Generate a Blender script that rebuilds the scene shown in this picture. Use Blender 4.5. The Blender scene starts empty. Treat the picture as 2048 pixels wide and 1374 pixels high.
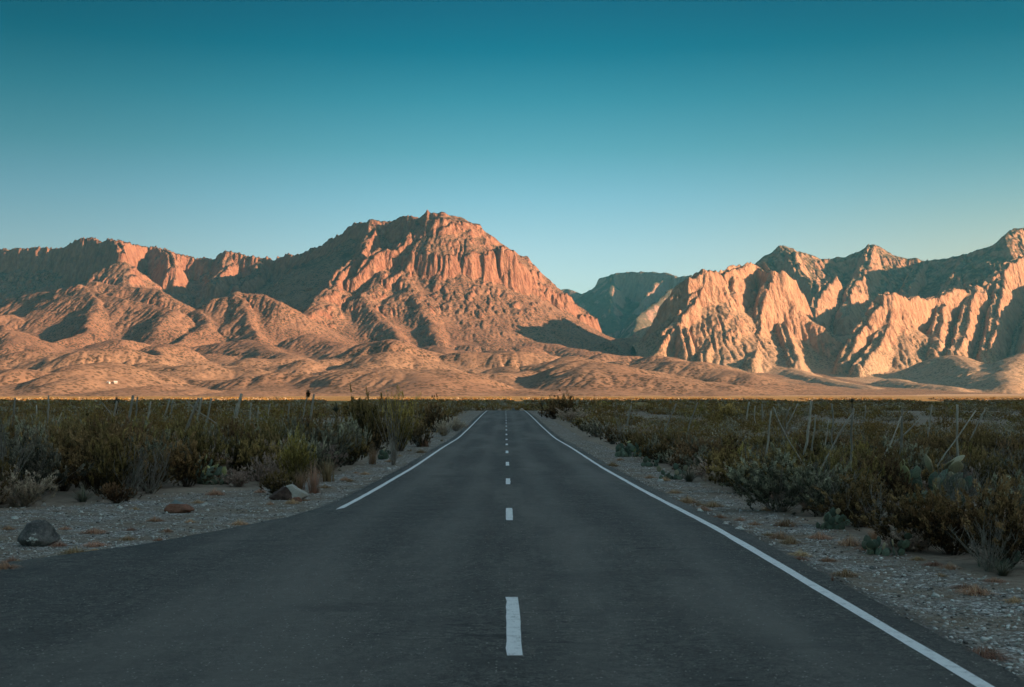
import bpy, math, random, time
import numpy as np
from mathutils import Vector, Matrix, Euler

C = bpy.context.scene
COL = C.collection
T0 = time.time()

# ------------------------------------------------------------------ camera
F, CX, HY, CAMH = 2545.0, 1024.0, 807.0, 2.0      # focal length, centre and horizon of the photo in its pixels
cam_data = bpy.data.cameras.new('camera')
cam_data.sensor_width = 36.0
cam_data.lens = 36.0 * F / 2048.0
cam_data.shift_y = (HY - 687.0) / 2048.0
cam_data.clip_start = 0.1
cam_data.clip_end = 60000.0
cam_data.dof.use_dof = True
cam_data.dof.focus_distance = 70.0
cam_data.dof.aperture_fstop = 5.6
cam = bpy.data.objects.new('camera', cam_data)
COL.objects.link(cam)
cam.location = (0, 0, CAMH)
cam.rotation_euler = (math.radians(90), 0, 0)
C.camera = cam

# ------------------------------------------------------------------ light
SUN_AZ, SUN_EL = 108.0, 15.0                        # degrees clockwise from the road's direction, above the horizon
sa, se = math.radians(SUN_AZ), math.radians(SUN_EL)
SUNV = Vector((math.sin(sa) * math.cos(se), math.cos(sa) * math.cos(se), math.sin(se)))
sun_data = bpy.data.lights.new('sun', 'SUN')
sun_data.energy = 2.9
sun_data.angle = math.radians(0.5)
sun_data.color = (1.0, 0.60, 0.36)
sun = bpy.data.objects.new('sun', sun_data)
COL.objects.link(sun)
sun.rotation_euler = SUNV.to_track_quat('Z', 'Y').to_euler()
sun.location = (300, -100, 200)

world = bpy.data.worlds.new('World')
C.world = world
world.use_nodes = True
wn, wl = world.node_tree.nodes, world.node_tree.links
wn.clear()
w_out = wn.new('ShaderNodeOutputWorld')
w_bg = wn.new('ShaderNodeBackground')
w_sky = wn.new('ShaderNodeTexSky')
w_sky.sky_type = 'NISHITA'
w_sky.sun_disc = False
w_sky.sun_elevation = se
w_sky.sun_rotation = sa
w_sky.air_density = 1.0
w_sky.dust_density = 0.6
w_sky.ozone_density = 2.0
w_bg.inputs['Strength'].default_value = 0.095
# the photo's teal grade of the visible sky, by height above the horizon
w_tc = wn.new('ShaderNodeTexCoord')
w_sep = wn.new('ShaderNodeSeparateXYZ')
w_ramp = wn.new('ShaderNodeValToRGB')
w_mul = wn.new('ShaderNodeMix')
w_mul.data_type = 'RGBA'
w_mul.blend_type = 'MULTIPLY'
w_mul.inputs['Factor'].default_value = 1.0
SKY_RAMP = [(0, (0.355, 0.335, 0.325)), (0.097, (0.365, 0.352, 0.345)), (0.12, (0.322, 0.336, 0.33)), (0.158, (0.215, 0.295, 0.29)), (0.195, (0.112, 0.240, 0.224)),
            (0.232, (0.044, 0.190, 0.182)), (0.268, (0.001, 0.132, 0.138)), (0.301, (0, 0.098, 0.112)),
            (0.42, (.13, .22, .20)), (0.62, (.90, .72, .52)), (1.0, (.90, .72, .52))]  # stops overhead, out of view, raised and warmed to light the foreground
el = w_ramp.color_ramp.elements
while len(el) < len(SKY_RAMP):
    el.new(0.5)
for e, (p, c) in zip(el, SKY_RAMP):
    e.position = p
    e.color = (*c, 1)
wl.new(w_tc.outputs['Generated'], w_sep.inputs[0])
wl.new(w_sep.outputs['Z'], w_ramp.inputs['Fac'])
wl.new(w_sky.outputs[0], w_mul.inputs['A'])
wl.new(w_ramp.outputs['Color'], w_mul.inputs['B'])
# lens vignette put into the sky colour: dimmer sideways, most away from the sun
w_side = wn.new('ShaderNodeMapRange')
w_side.interpolation_type = 'SMOOTHSTEP'
w_side2 = wn.new('ShaderNodeMapRange')
w_side2.interpolation_type = 'SMOOTHSTEP'
for nd, (f0, f1, t0, t1) in ((w_side, (-.42, 0.04, .50, 1)), (w_side2, (.05, .42, 1, .80))):
    for k, v in zip(('From Min', 'From Max', 'To Min', 'To Max'), (f0, f1, t0, t1)):
        nd.inputs[k].default_value = v
    wl.new(w_sep.outputs['X'], nd.inputs['Value'])
w_m2 = wn.new('ShaderNodeMath'); w_m2.operation = 'MULTIPLY'
wl.new(w_side.outputs[0], w_m2.inputs[0]); wl.new(w_side2.outputs[0], w_m2.inputs[1])
w_sc = wn.new('ShaderNodeVectorMath'); w_sc.operation = 'SCALE'
wl.new(w_mul.outputs['Result'], w_sc.inputs[0]); wl.new(w_m2.outputs[0], w_sc.inputs['Scale'])
# warmer low down on the side towards the sun
w_wx = wn.new('ShaderNodeMapRange'); w_wz = wn.new('ShaderNodeMapRange')
for nd, (f0, f1, t0, t1), so in ((w_wx, (.06, .45, 0, 1), 'X'), (w_wz, (.24, .07, 0, 1), 'Z')):
    nd.interpolation_type = 'SMOOTHSTEP'
    for k, v in zip(('From Min', 'From Max', 'To Min', 'To Max'), (f0, f1, t0, t1)):
        nd.inputs[k].default_value = v
    wl.new(w_sep.outputs[so], nd.inputs['Value'])
w_wf = wn.new('ShaderNodeMath'); w_wf.operation = 'MULTIPLY'
wl.new(w_wx.outputs[0], w_wf.inputs[0]); wl.new(w_wz.outputs[0], w_wf.inputs[1])
w_warm = wn.new('ShaderNodeMix'); w_warm.data_type = 'RGBA'; w_warm.blend_type = 'MULTIPLY'
w_warm.inputs['B'].default_value = (1.5, 1.08, .80, 1)
wl.new(w_wf.outputs[0], w_warm.inputs['Factor']); wl.new(w_sc.outputs[0], w_warm.inputs['A'])
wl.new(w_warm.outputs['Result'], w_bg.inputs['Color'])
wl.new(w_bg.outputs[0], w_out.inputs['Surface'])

C.view_settings.view_transform = 'Standard'
C.view_settings.look = 'None'
C.view_settings.exposure = 2.6
C.view_settings.gamma = 1.0
C.cycles.use_denoising = True
C.cycles.max_bounces = 6
C.cycles.diffuse_bounces = 3
C.cycles.volume_bounces = 0
C.cycles.transparent_max_bounces = 4
C.cycles.use_adaptive_sampling = True
C.cycles.adaptive_threshold = 0.02

# ------------------------------------------------------------------ helpers
def link(o, parent=None):
    COL.objects.link(o)
    if parent is not None:
        o.parent = parent
    return o

def tag(o, label=None, cat=None, group=None, kind=None):
    if label: o['label'] = label
    if cat: o['category'] = cat
    if group: o['group'] = group
    if kind: o['kind'] = kind
    return o

def empty(name, loc, rz=0.0, parent=None):
    o = bpy.data.objects.new(name, None)
    o.empty_display_size = 0.2
    o.location = loc
    o.rotation_euler = (0, 0, rz)
    return link(o, parent)

def npmesh(name, verts, faces, mats=(), smooth=False, fm=None):
    """mesh from numpy arrays; faces is an (n, 3) or (n, 4) index array"""
    me = bpy.data.meshes.new(name)
    verts = np.ascontiguousarray(verts, dtype=np.float32)
    faces = np.ascontiguousarray(faces, dtype=np.int32)
    n, k = faces.shape
    me.vertices.add(len(verts))
    me.vertices.foreach_set('co', verts.ravel())
    me.loops.add(n * k)
    me.loops.foreach_set('vertex_index', faces.ravel())
    me.polygons.add(n)
    me.polygons.foreach_set('loop_start', np.arange(0, n * k, k, dtype=np.int32))
    me.polygons.foreach_set('loop_total', np.full(n, k, dtype=np.int32))
    if smooth:
        me.polygons.foreach_set('use_smooth', np.ones(n, dtype=bool))
    for m in mats:
        me.materials.append(m)
    if fm is not None:
        me.polygons.foreach_set('material_index', np.ascontiguousarray(fm, dtype=np.int32))
    me.update(calc_edges=True)
    return me

def add_attr(me, name, vals):
    a = me.attributes.new(name, 'FLOAT', 'POINT')
    a.data.foreach_set('value', np.ascontiguousarray(vals, dtype=np.float32).ravel())

def P3(px, py, d):
    """where the photo's pixel (px, py) lies in the place, d metres ahead"""
    return np.array([(px - CX) / F * d, d, CAMH + (HY - py) / F * d])

# ------------------------------------------------------------------ noise
_rs = np.random.RandomState(7)
_perm = np.concatenate([_rs.permutation(512)] * 3).astype(np.int32)
_ang = _rs.rand(512) * 2 * np.pi
_gx, _gy = np.cos(_ang).astype(np.float32), np.sin(_ang).astype(np.float32)

def perlin(x, y, seed=0):
    x = np.asarray(x, dtype=np.float64) + seed * 17.31
    y = np.asarray(y, dtype=np.float64) + seed * 29.77
    xf0, yf0 = np.floor(x), np.floor(y)
    xi, yi = xf0.astype(np.int64) & 511, yf0.astype(np.int64) & 511
    xf, yf = (x - xf0).astype(np.float32), (y - yf0).astype(np.float32)
    u = xf * xf * xf * (xf * (xf * 6 - 15) + 10)
    v = yf * yf * yf * (yf * (yf * 6 - 15) + 10)
    def g(i, j, a, b):
        h = _perm[_perm[i & 511] + (j & 511)]
        return _gx[h] * a + _gy[h] * b
    n00 = g(xi, yi, xf, yf); n10 = g(xi + 1, yi, xf - 1, yf)
    n01 = g(xi, yi + 1, xf, yf - 1); n11 = g(xi + 1, yi + 1, xf - 1, yf - 1)
    a = n00 + u * (n10 - n00)
    b = n01 + u * (n11 - n01)
    return (a + v * (b - a)) * 1.5

def fbm(x, y, wl_, octv=5, gain=0.5, seed=0):
    s, a, f = 0.0, 1.0, 1.0 / wl_
    for k in range(octv):
        s = s + a * perlin(x * f, y * f, seed + k)
        a *= gain; f *= 2.03
    return s

def ridged(x, y, wl_, octv=4, gain=0.5, seed=0):
    s, a, f = 0.0, 1.0, 1.0 / wl_
    for k in range(octv):
        s = s + a * (1 - 2 * np.abs(perlin(x * f, y * f, seed + k)))
        a *= gain; f *= 2.03
    return s

def sstep(a, b, x):
    t = np.clip((x - a) / (b - a), 0, 1)
    return t * t * (3 - 2 * t)

# ------------------------------------------------------------------ materials
def new_mat(name):
    m = bpy.data.materials.new(name)
    m.use_nodes = True
    nt = m.node_tree
    return m, nt.nodes, nt.links, nt.nodes['Principled BSDF']

class G:
    """small node-graph writer"""
    def __init__(s, name, rough=0.9, spec=0.2):
        s.m, s.n, s.l, s.b = new_mat(name)
        s.b.inputs['Roughness'].default_value = rough
        s.b.inputs['Specular IOR Level'].default_value = spec
    def node(s, t, **kw):
        n = s.n.new(t)
        for k, v in kw.items(): setattr(n, k, v)
        return n
    def put(s, sock, v):
        if hasattr(v, 'is_output'): s.l.new(v, sock)
        elif isinstance(v, (tuple, list)):
            sock.default_value = (*v, 1) if len(v) == 3 and sock.type == 'RGBA' else v
        else: sock.default_value = v
    def pos(s):
        return s.node('ShaderNodeNewGeometry').outputs['Position']
    def objco(s):
        return s.node('ShaderNodeTexCoord').outputs['Object']
    def scale(s, v, sc):
        n = s.node('ShaderNodeVectorMath', operation='MULTIPLY')
        s.put(n.inputs[0], v); n.inputs[1].default_value = sc if isinstance(sc, (tuple, list)) else (sc,) * 3
        return n.outputs[0]
    def noise(s, v, sc, detail=4, rough=0.55, dist=0.0):
        n = s.node('ShaderNodeTexNoise')
        s.put(n.inputs['Vector'], v); n.inputs['Scale'].default_value = sc
        n.inputs['Detail'].default_value = detail; n.inputs['Roughness'].default_value = rough
        n.inputs['Distortion'].default_value = dist
        return n.outputs['Fac']
    def voro(s, v, sc, feature='F1', out='Distance', rnd=1.0):
        n = s.node('ShaderNodeTexVoronoi', feature=feature)
        s.put(n.inputs['Vector'], v); n.inputs['Scale'].default_value = sc
        n.inputs['Randomness'].default_value = rnd
        return n.outputs[out]
    def math(s, op, a, b=0.0, c=None, clamp=False):
        n = s.node('ShaderNodeMath', operation=op); n.use_clamp = clamp
        s.put(n.inputs[0], a); s.put(n.inputs[1], b)
        if c is not None: s.put(n.inputs[2], c)
        return n.outputs[0]
    def ss(s, v, a, b, lo=0.0, hi=1.0):
        n = s.node('ShaderNodeMapRange', interpolation_type='SMOOTHSTEP')
        s.put(n.inputs['Value'], v)
        n.inputs['From Min'].default_value = a; n.inputs['From Max'].default_value = b
        n.inputs['To Min'].default_value = lo; n.inputs['To Max'].default_value = hi
        return n.outputs[0]
    def mix(s, f, a, b, blend='MIX'):
        n = s.node('ShaderNodeMix', data_type='RGBA', blend_type=blend)
        s.put(n.inputs['Factor'], f); s.put(n.inputs['A'], a); s.put(n.inputs['B'], b)
        return n.outputs['Result']
    def attr(s, name):
        return s.node('ShaderNodeAttribute', attribute_name=name).outputs['Fac']
    def island(s):
        return s.node('ShaderNodeNewGeometry').outputs['Random Per Island']
    def objrand(s):
        return s.node('ShaderNodeObjectInfo').outputs['Random']
    def ramp(s, v, stops, interp='LINEAR'):
        n = s.node('ShaderNodeValToRGB'); n.color_ramp.interpolation = interp
        e = n.color_ramp.elements
        while len(e) < len(stops): e.new(0.5)
        for q, (p, c) in zip(e, stops): q.position = p; q.color = (*c, 1)
        s.put(n.inputs['Fac'], v)
        return n.outputs['Color']
    def col(s, v): s.put(s.b.inputs['Base Color'], v); return s
    def bump(s, h, dist, strength=1.0, prev=None):
        n = s.node('ShaderNodeBump'); n.inputs['Distance'].default_value = dist
        n.inputs['Strength'].default_value = strength
        s.put(n.inputs['Height'], h)
        if prev is not None: s.l.new(prev, n.inputs['Normal'])
        return n.outputs[0]
    def nrm(s, v): s.l.new(v, s.b.inputs['Normal']); return s
# ------------------------------------------------------------------ ground shape
_GD = np.array([-9000, -30, 0, 20, 30, 45, 66, 87, 120, 170, 221, 260, 300, 420, 600, 1000, 1600, 2600, 4000, 40000], float)
_GZ = np.array([0, 0, 0, 0, -.13, -.25, -.27, -.38, -.12, .38, .76, .60, .1, -.6, 0.2, 3.2, 8.5, 22, 34, 34], float)

def smooth_interp(d):
    acc = 0
    d = np.asarray(d, float)
    for k in (-1.0, -.5, 0, .5, 1.0):
        acc = acc + np.interp(d + k * np.clip(d * 0.06, 1.5, 200), _GD, _GZ)
    return acc / 5

def road_x(y):
    y = np.asarray(y, float)
    return 0.07 - 0.0051 * y + np.where(y > 225, ((y - 225) / 60.0) ** 2 * 4.0, 0)

EDGE = 3.68                                          # half the asphalt's width
_LY = np.array([-60, 0, 5, 10, 13, 15.8, 18, 20.1, 22.8, 25.7, 30, 600], float)
_LX = np.array([30, 24, 17, 11.5, 8.6, 6.45, 5.25, 4.6, 3.98, 3.72, EDGE, EDGE], float)
def left_edge(y):
    """how far the asphalt reaches left of the centre line; it widens into a pull-off near the camera"""
    return np.interp(y, _LY, _LX)

def off_road(x, y):
    u = np.asarray(x, float) - road_x(np.clip(y, -60, 400))
    return np.maximum(u - EDGE, -u - left_edge(y))

def ground_z(x, y):
    """height of the plain; flat under the road, a little rough beside it"""
    x = np.asarray(x, float); y = np.asarray(y, float)
    z = smooth_interp(y)
    off = off_road(x, y)
    k = sstep(0.6, 12, off)
    z = z + k * (0.16 * fbm(x, y, 14, 3, seed=3) + 0.10 * perlin(x / 4.0, y / 4.0, 5)) \
          + sstep(20, 120, off) * 0.5 * perlin(x / 90.0, y / 90.0, 9)
    z = z + sstep(0.1, 0.8, off) * 0.012 * perlin(x / 0.9, y / 0.9, 13)
    return z - 0.045 * sstep(-0.25, 0.3, off)

# ------------------------------------------------------------------ terrain builder
def profile(*seg):
    """profile of a ridge side: list of (run, drop) pieces"""
    s, h = [0.0], [0.0]
    for r, d in seg:
        s.append(s[-1] + r); h.append(h[-1] + d)
    s.append(s[-1] + 4000); h.append(h[-1] + 4000 * 0.42)
    return [np.array(s), np.array(h)]

def smax(a, b, k):
    h = np.clip(0.5 + 0.5 * (a - b) / k, 0, 1)
    return b + (a - b) * h + k * h * (1 - h)

def ridges(X, Y, H, items, WX, WY, k=14.0):
    """raise H to the ridges; every item = (points (px, py, d), profile, own warp scale)"""
    for pts, prof, wsc in items:
        P = [P3(*p) for p in pts]
        best = None
        for a, b in zip(P[:-1], P[1:]):
            ax, ay, az = a; bx, by, bz = b
            ux, uy = bx - ax, by - ay
            L2 = ux * ux + uy * uy + 1e-6
            hf = 1.0 if any(prof is q for q in (CR, BIG, GW, WALL, STEEP)) else 0.2
            x = X + WX[0] * wsc + WX[1] * hf; y = Y + WY[0] * wsc + WY[1] * hf
            t = np.clip(((x - ax) * ux + (y - ay) * uy) / L2, 0, 1)
            dist = np.hypot(x - (ax + t * ux), y - (ay + t * uy))
            z = az + t * (bz - az) - np.interp(dist, prof[0], prof[1])
            best = z if best is None else np.maximum(best, z)
        H = smax(H, best, k)
    return H

def erode(H, cell, n, steps, seed, rate=0.3, dep=0.3, inertia=0.15, cap=6.0, lim=32.0, batches=16):
    """rain drops running downhill, cutting gullies and leaving fans"""
    rs = np.random.RandomState(seed)
    ny, nx = H.shape
    H = H.astype(np.float64)
    H0 = H.copy()
    N = n // batches
    for b in range(batches):
        px = rs.rand(N) * (nx - 3) + 1; py = rs.rand(N) * (ny - 3) + 1
        vx = np.zeros(N); vy = np.zeros(N); sed = np.zeros(N); wat = np.ones(N); vel = np.ones(N)
        for s in range(steps):
            ix = px.astype(int); iy = py.astype(int)
            fx = px - ix; fy = py - iy
            idx = iy * nx + ix
            Hf = H.ravel()
            h00 = Hf[idx]; h10 = Hf[idx + 1]; h01 = Hf[idx + nx]; h11 = Hf[idx + nx + 1]
            gx = (h10 - h00) * (1 - fy) + (h11 - h01) * fy
            gy = (h01 - h00) * (1 - fx) + (h11 - h10) * fx
            h = h00 * (1 - fx) * (1 - fy) + h10 * fx * (1 - fy) + h01 * (1 - fx) * fy + h11 * fx * fy
            vx = vx * inertia - gx * (1 - inertia); vy = vy * inertia - gy * (1 - inertia)
            ln = np.hypot(vx, vy) + 1e-9
            vx /= ln; vy /= ln
            qx = np.clip(px + vx, 1, nx - 2.01); qy = np.clip(py + vy, 1, ny - 2.01)
            jx = qx.astype(int); jy = qy.astype(int)
            gx2 = qx - jx; gy2 = qy - jy
            jd = jy * nx + jx
            hn = Hf[jd] * (1 - gx2) * (1 - gy2) + Hf[jd + 1] * gx2 * (1 - gy2) + Hf[jd + nx] * (1 - gx2) * gy2 + Hf[jd + nx + 1] * gx2 * gy2
            dh = hn - h
            c = np.maximum(-dh, 0.02) * vel * wat * cap
            up = dh > 0
            over = (sed > c) | up
            amt = np.where(up, np.minimum(dh, sed), np.where(over, (sed - c) * dep, -np.minimum((c - sed) * rate, -dh * 0.9 + 1e-6)))
            sed = sed - amt
            dH = 0
            for w, k in (((1 - fx) * (1 - fy), 0), (fx * (1 - fy), 1), ((1 - fx) * fy, nx), (fx * fy, nx + 1)):
                dH = dH + np.bincount(idx + k, amt * w, nx * ny)
            H += np.clip(dH, -0.8, 0.6).reshape(ny, nx)
            vel = np.sqrt(np.maximum(vel * vel - dh * 0.15, 0.05)).clip(0.2, 4)
            wat *= 0.985
            px, py = qx, qy
        D = H - H0
        H = H0 + np.clip(D, -lim, lim * 0.4)
    return H

def blur(H, n=1):
    for _ in range(n):
        P = np.pad(H, 1, mode='edge')
        H = (P[:-2, 1:-1] + P[2:, 1:-1] + P[1:-1, :-2] + P[1:-1, 2:] + 4 * P[1:-1, 1:-1]) / 8
    return H

def grid(x0, x1, y0, y1, c):
    xs = np.arange(x0, x1 + c * .5, c); ys = np.arange(y0, y1 + c * .5, c)
    return np.meshgrid(xs, ys)

LAND = []
def land_z(x, y):
    best = -1e9
    for X, Y, H in LAND:
        c = X[0, 1] - X[0, 0]
        fx = (x - X[0, 0]) / c; fy = (y - Y[0, 0]) / c
        i, j = int(fx), int(fy)
        if 0 <= i < X.shape[1] - 1 and 0 <= j < X.shape[0] - 1:
            u, v = fx - i, fy - j
            best = max(best, H[j, i] * (1 - u) * (1 - v) + H[j, i + 1] * u * (1 - v) + H[j + 1, i] * (1 - u) * v + H[j + 1, i + 1] * u * v)
    return best

def terrain_object(name, X, Y, H, mat, attrs=None, kind='structure', keep=None):
    if name == 'mountain': LAND.append((X, Y, H))
    ny, nx = H.shape
    V = np.stack([X.ravel(), Y.ravel(), H.ravel()], 1)
    i = np.arange(nx * ny).reshape(ny, nx)
    Fc = np.stack([i[:-1, :-1], i[:-1, 1:], i[1:, 1:], i[1:, :-1]], -1)
    if keep is not None:
        Fc = Fc[keep[:-1, :-1] | keep[1:, 1:] | keep[:-1, 1:] | keep[1:, :-1]]
    Fc = Fc.reshape(-1, 4)
    if keep is not None:
        used = np.unique(Fc); remap = np.full(nx * ny, -1); remap[used] = np.arange(len(used))
        Fc = remap[Fc]; V = V[used]
    me = npmesh(name, V, Fc, [mat], smooth=True)
    for k, v in (attrs or {}).items():
        v = v.ravel()
        add_attr(me, k, v[used] if keep is not None else v)
    o = bpy.data.objects.new(name, me)
    link(o)
    o['kind'] = kind
    return o

# ------------------------------------------------------------------ rock material
def rock_material(name, cliff, cliff2, talus, talus2, scrub, scrub_amt, sand=None):
    g = G(name, 0.95, 0.05)
    p = g.pos()
    nz = g.node('ShaderNodeSeparateXYZ'); g.l.new(g.node('ShaderNodeNewGeometry').outputs['Normal'], nz.inputs[0])
    big = g.noise(p, 0.006, 5, 0.6)
    mid = g.noise(p, 0.05, 5, 0.6)
    streak = g.noise(g.scale(p, (0.05, 0.05, 0.008)), 1.0, 4, 0.6)
    c = g.mix(g.ss(streak, 0.35, 0.65), cliff, cliff2)
    c = g.mix(g.ss(mid, 0.5, 0.75, 0, 0.55), c, tuple(v * 1.35 for v in cliff2))
    stain = g.noise(g.scale(p, (0.03, 0.03, 0.004)), 1.0, 5, 0.65)
    c = g.mix(g.ss(stain, 0.54, 0.68, 0, 0.6), c, tuple(v * .42 for v in cliff))
    t = g.mix(g.ss(big, 0.35, 0.65), talus, talus2)
    t = g.mix(g.ss(mid, 0.35, 0.7, 0, 0.5), t, tuple(v * 1.2 for v in talus2))
    if sand: t = g.mix(g.math('MULTIPLY', g.attr('sand'), g.ss(g.noise(p, 0.004, 4, 0.6), 0.25, 0.55, 0.55, 1.0)), t, g.mix(g.ss(mid, 0.35, 0.7), sand, tuple(v * 1.15 for v in sand)))
    # low shrubs dotted over the slopes
    v = g.voro(p, 0.13)
    v2 = g.voro(p, 0.065)
    dots = g.math('MAXIMUM', g.ss(v, 0.32, 0.46, 1, 0), g.ss(v2, 0.26, 0.38, 1, 0))
    dens = g.math('MULTIPLY', dots, g.ss(g.noise(p, 0.012, 4, 0.6), 0.34, 0.58, 0.45, 1.0))
    amt = g.math('MULTIPLY_ADD', g.attr('sand'), -0.12 * scrub_amt, scrub_amt)
    t = g.mix(g.math('MULTIPLY', dens, amt), t, scrub)
    rock = g.attr('rock')
    rk = g.math('ADD', rock, g.math('MULTIPLY', g.math('SUBTRACT', mid, 0.5), 0.9))
    rk = g.ss(rk, 0.35, 0.65)
    c = g.mix(g.math('MULTIPLY', g.math('MULTIPLY', dens, g.ss(nz.outputs['Z'], 0.5, 0.85)), 0.6), c, scrub)
    col = g.mix(rk, t, c)
    # plants on the flatter tops, and shade put into the right range's back ridges
    col = g.mix(g.math('MULTIPLY', g.attr('green'), g.ss(g.noise(p, 0.03, 5, 0.65), 0.36, 0.56)), col, scrub)
    g.col(col)
    h1 = g.noise(p, 0.035, 6, 0.62)
    h2 = g.noise(g.scale(p, (0.12, 0.12, 0.02)), 1.0, 4, 0.6)
    b = g.bump(g.math('MULTIPLY', h1, g.math('MULTIPLY_ADD', rock, 0.85, 0.15)), 14.0, 0.7)
    hb = g.math('MULTIPLY', h2, rock)
    b = g.bump(hb, 14.0, 1.0, b)
    g.nrm(b)
    return g.m
# ------------------------------------------------------------------ mountains
def fan(X, Y):
    """the gravel fans the mountains stand on"""
    left = np.interp(Y, [0, 1700, 2200, 2800, 3400, 4000, 4600, 5400, 9000], [-30, 4, 16, 36, 68, 108, 160, 230, 300])
    right = np.interp(Y, [0, 1700, 2200, 2800, 3400, 4000, 4600, 5400, 9000], [-30, 4, 15, 27, 48, 85, 135, 200, 260])
    k = sstep(0, 900, X + 0.1 * (3000 - Y))
    return left * (1 - k) + right * k

CR = profile((12, 3), (60, 110), (60, 50), (220, 165), (300, 165))       # cliff crest
BIG = profile((15, 6), (75, 200), (60, 45), (220, 160), (300, 165))      # great wall
SP = profile((8, 3), (45, 65), (140, 105), (220, 125), (300, 130))       # rocky spur
SPT = profile((10, 3), (50, 32), (140, 95), (220, 120), (300, 120))      # earthy spur
MED = profile((8, 3), (40, 22), (100, 60), (160, 85), (260, 110))        # low rocky hill
HL = profile((25, 3), (50, 17), (90, 38), (120, 36), (200, 40))          # rounded foothill
WALL = profile((6, 2), (60, 185), (200, 130), (300, 150), (300, 130))   # the fluted curtain of rock under the summit
TOP = profile((85, 40), (65, 64), (130, 106), (75, 210), (220, 150), (300, 165))
STEEP = profile((6, 3), (60, 150), (110, 110), (200, 130), (300, 150))
GW = profile((15, 6), (85, 250), (50, 45), (200, 140), (300, 165))       # the great wall's tallest part
SLP = profile((10, 4), (120, 105), (300, 215), (400, 240), (500, 200))

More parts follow.
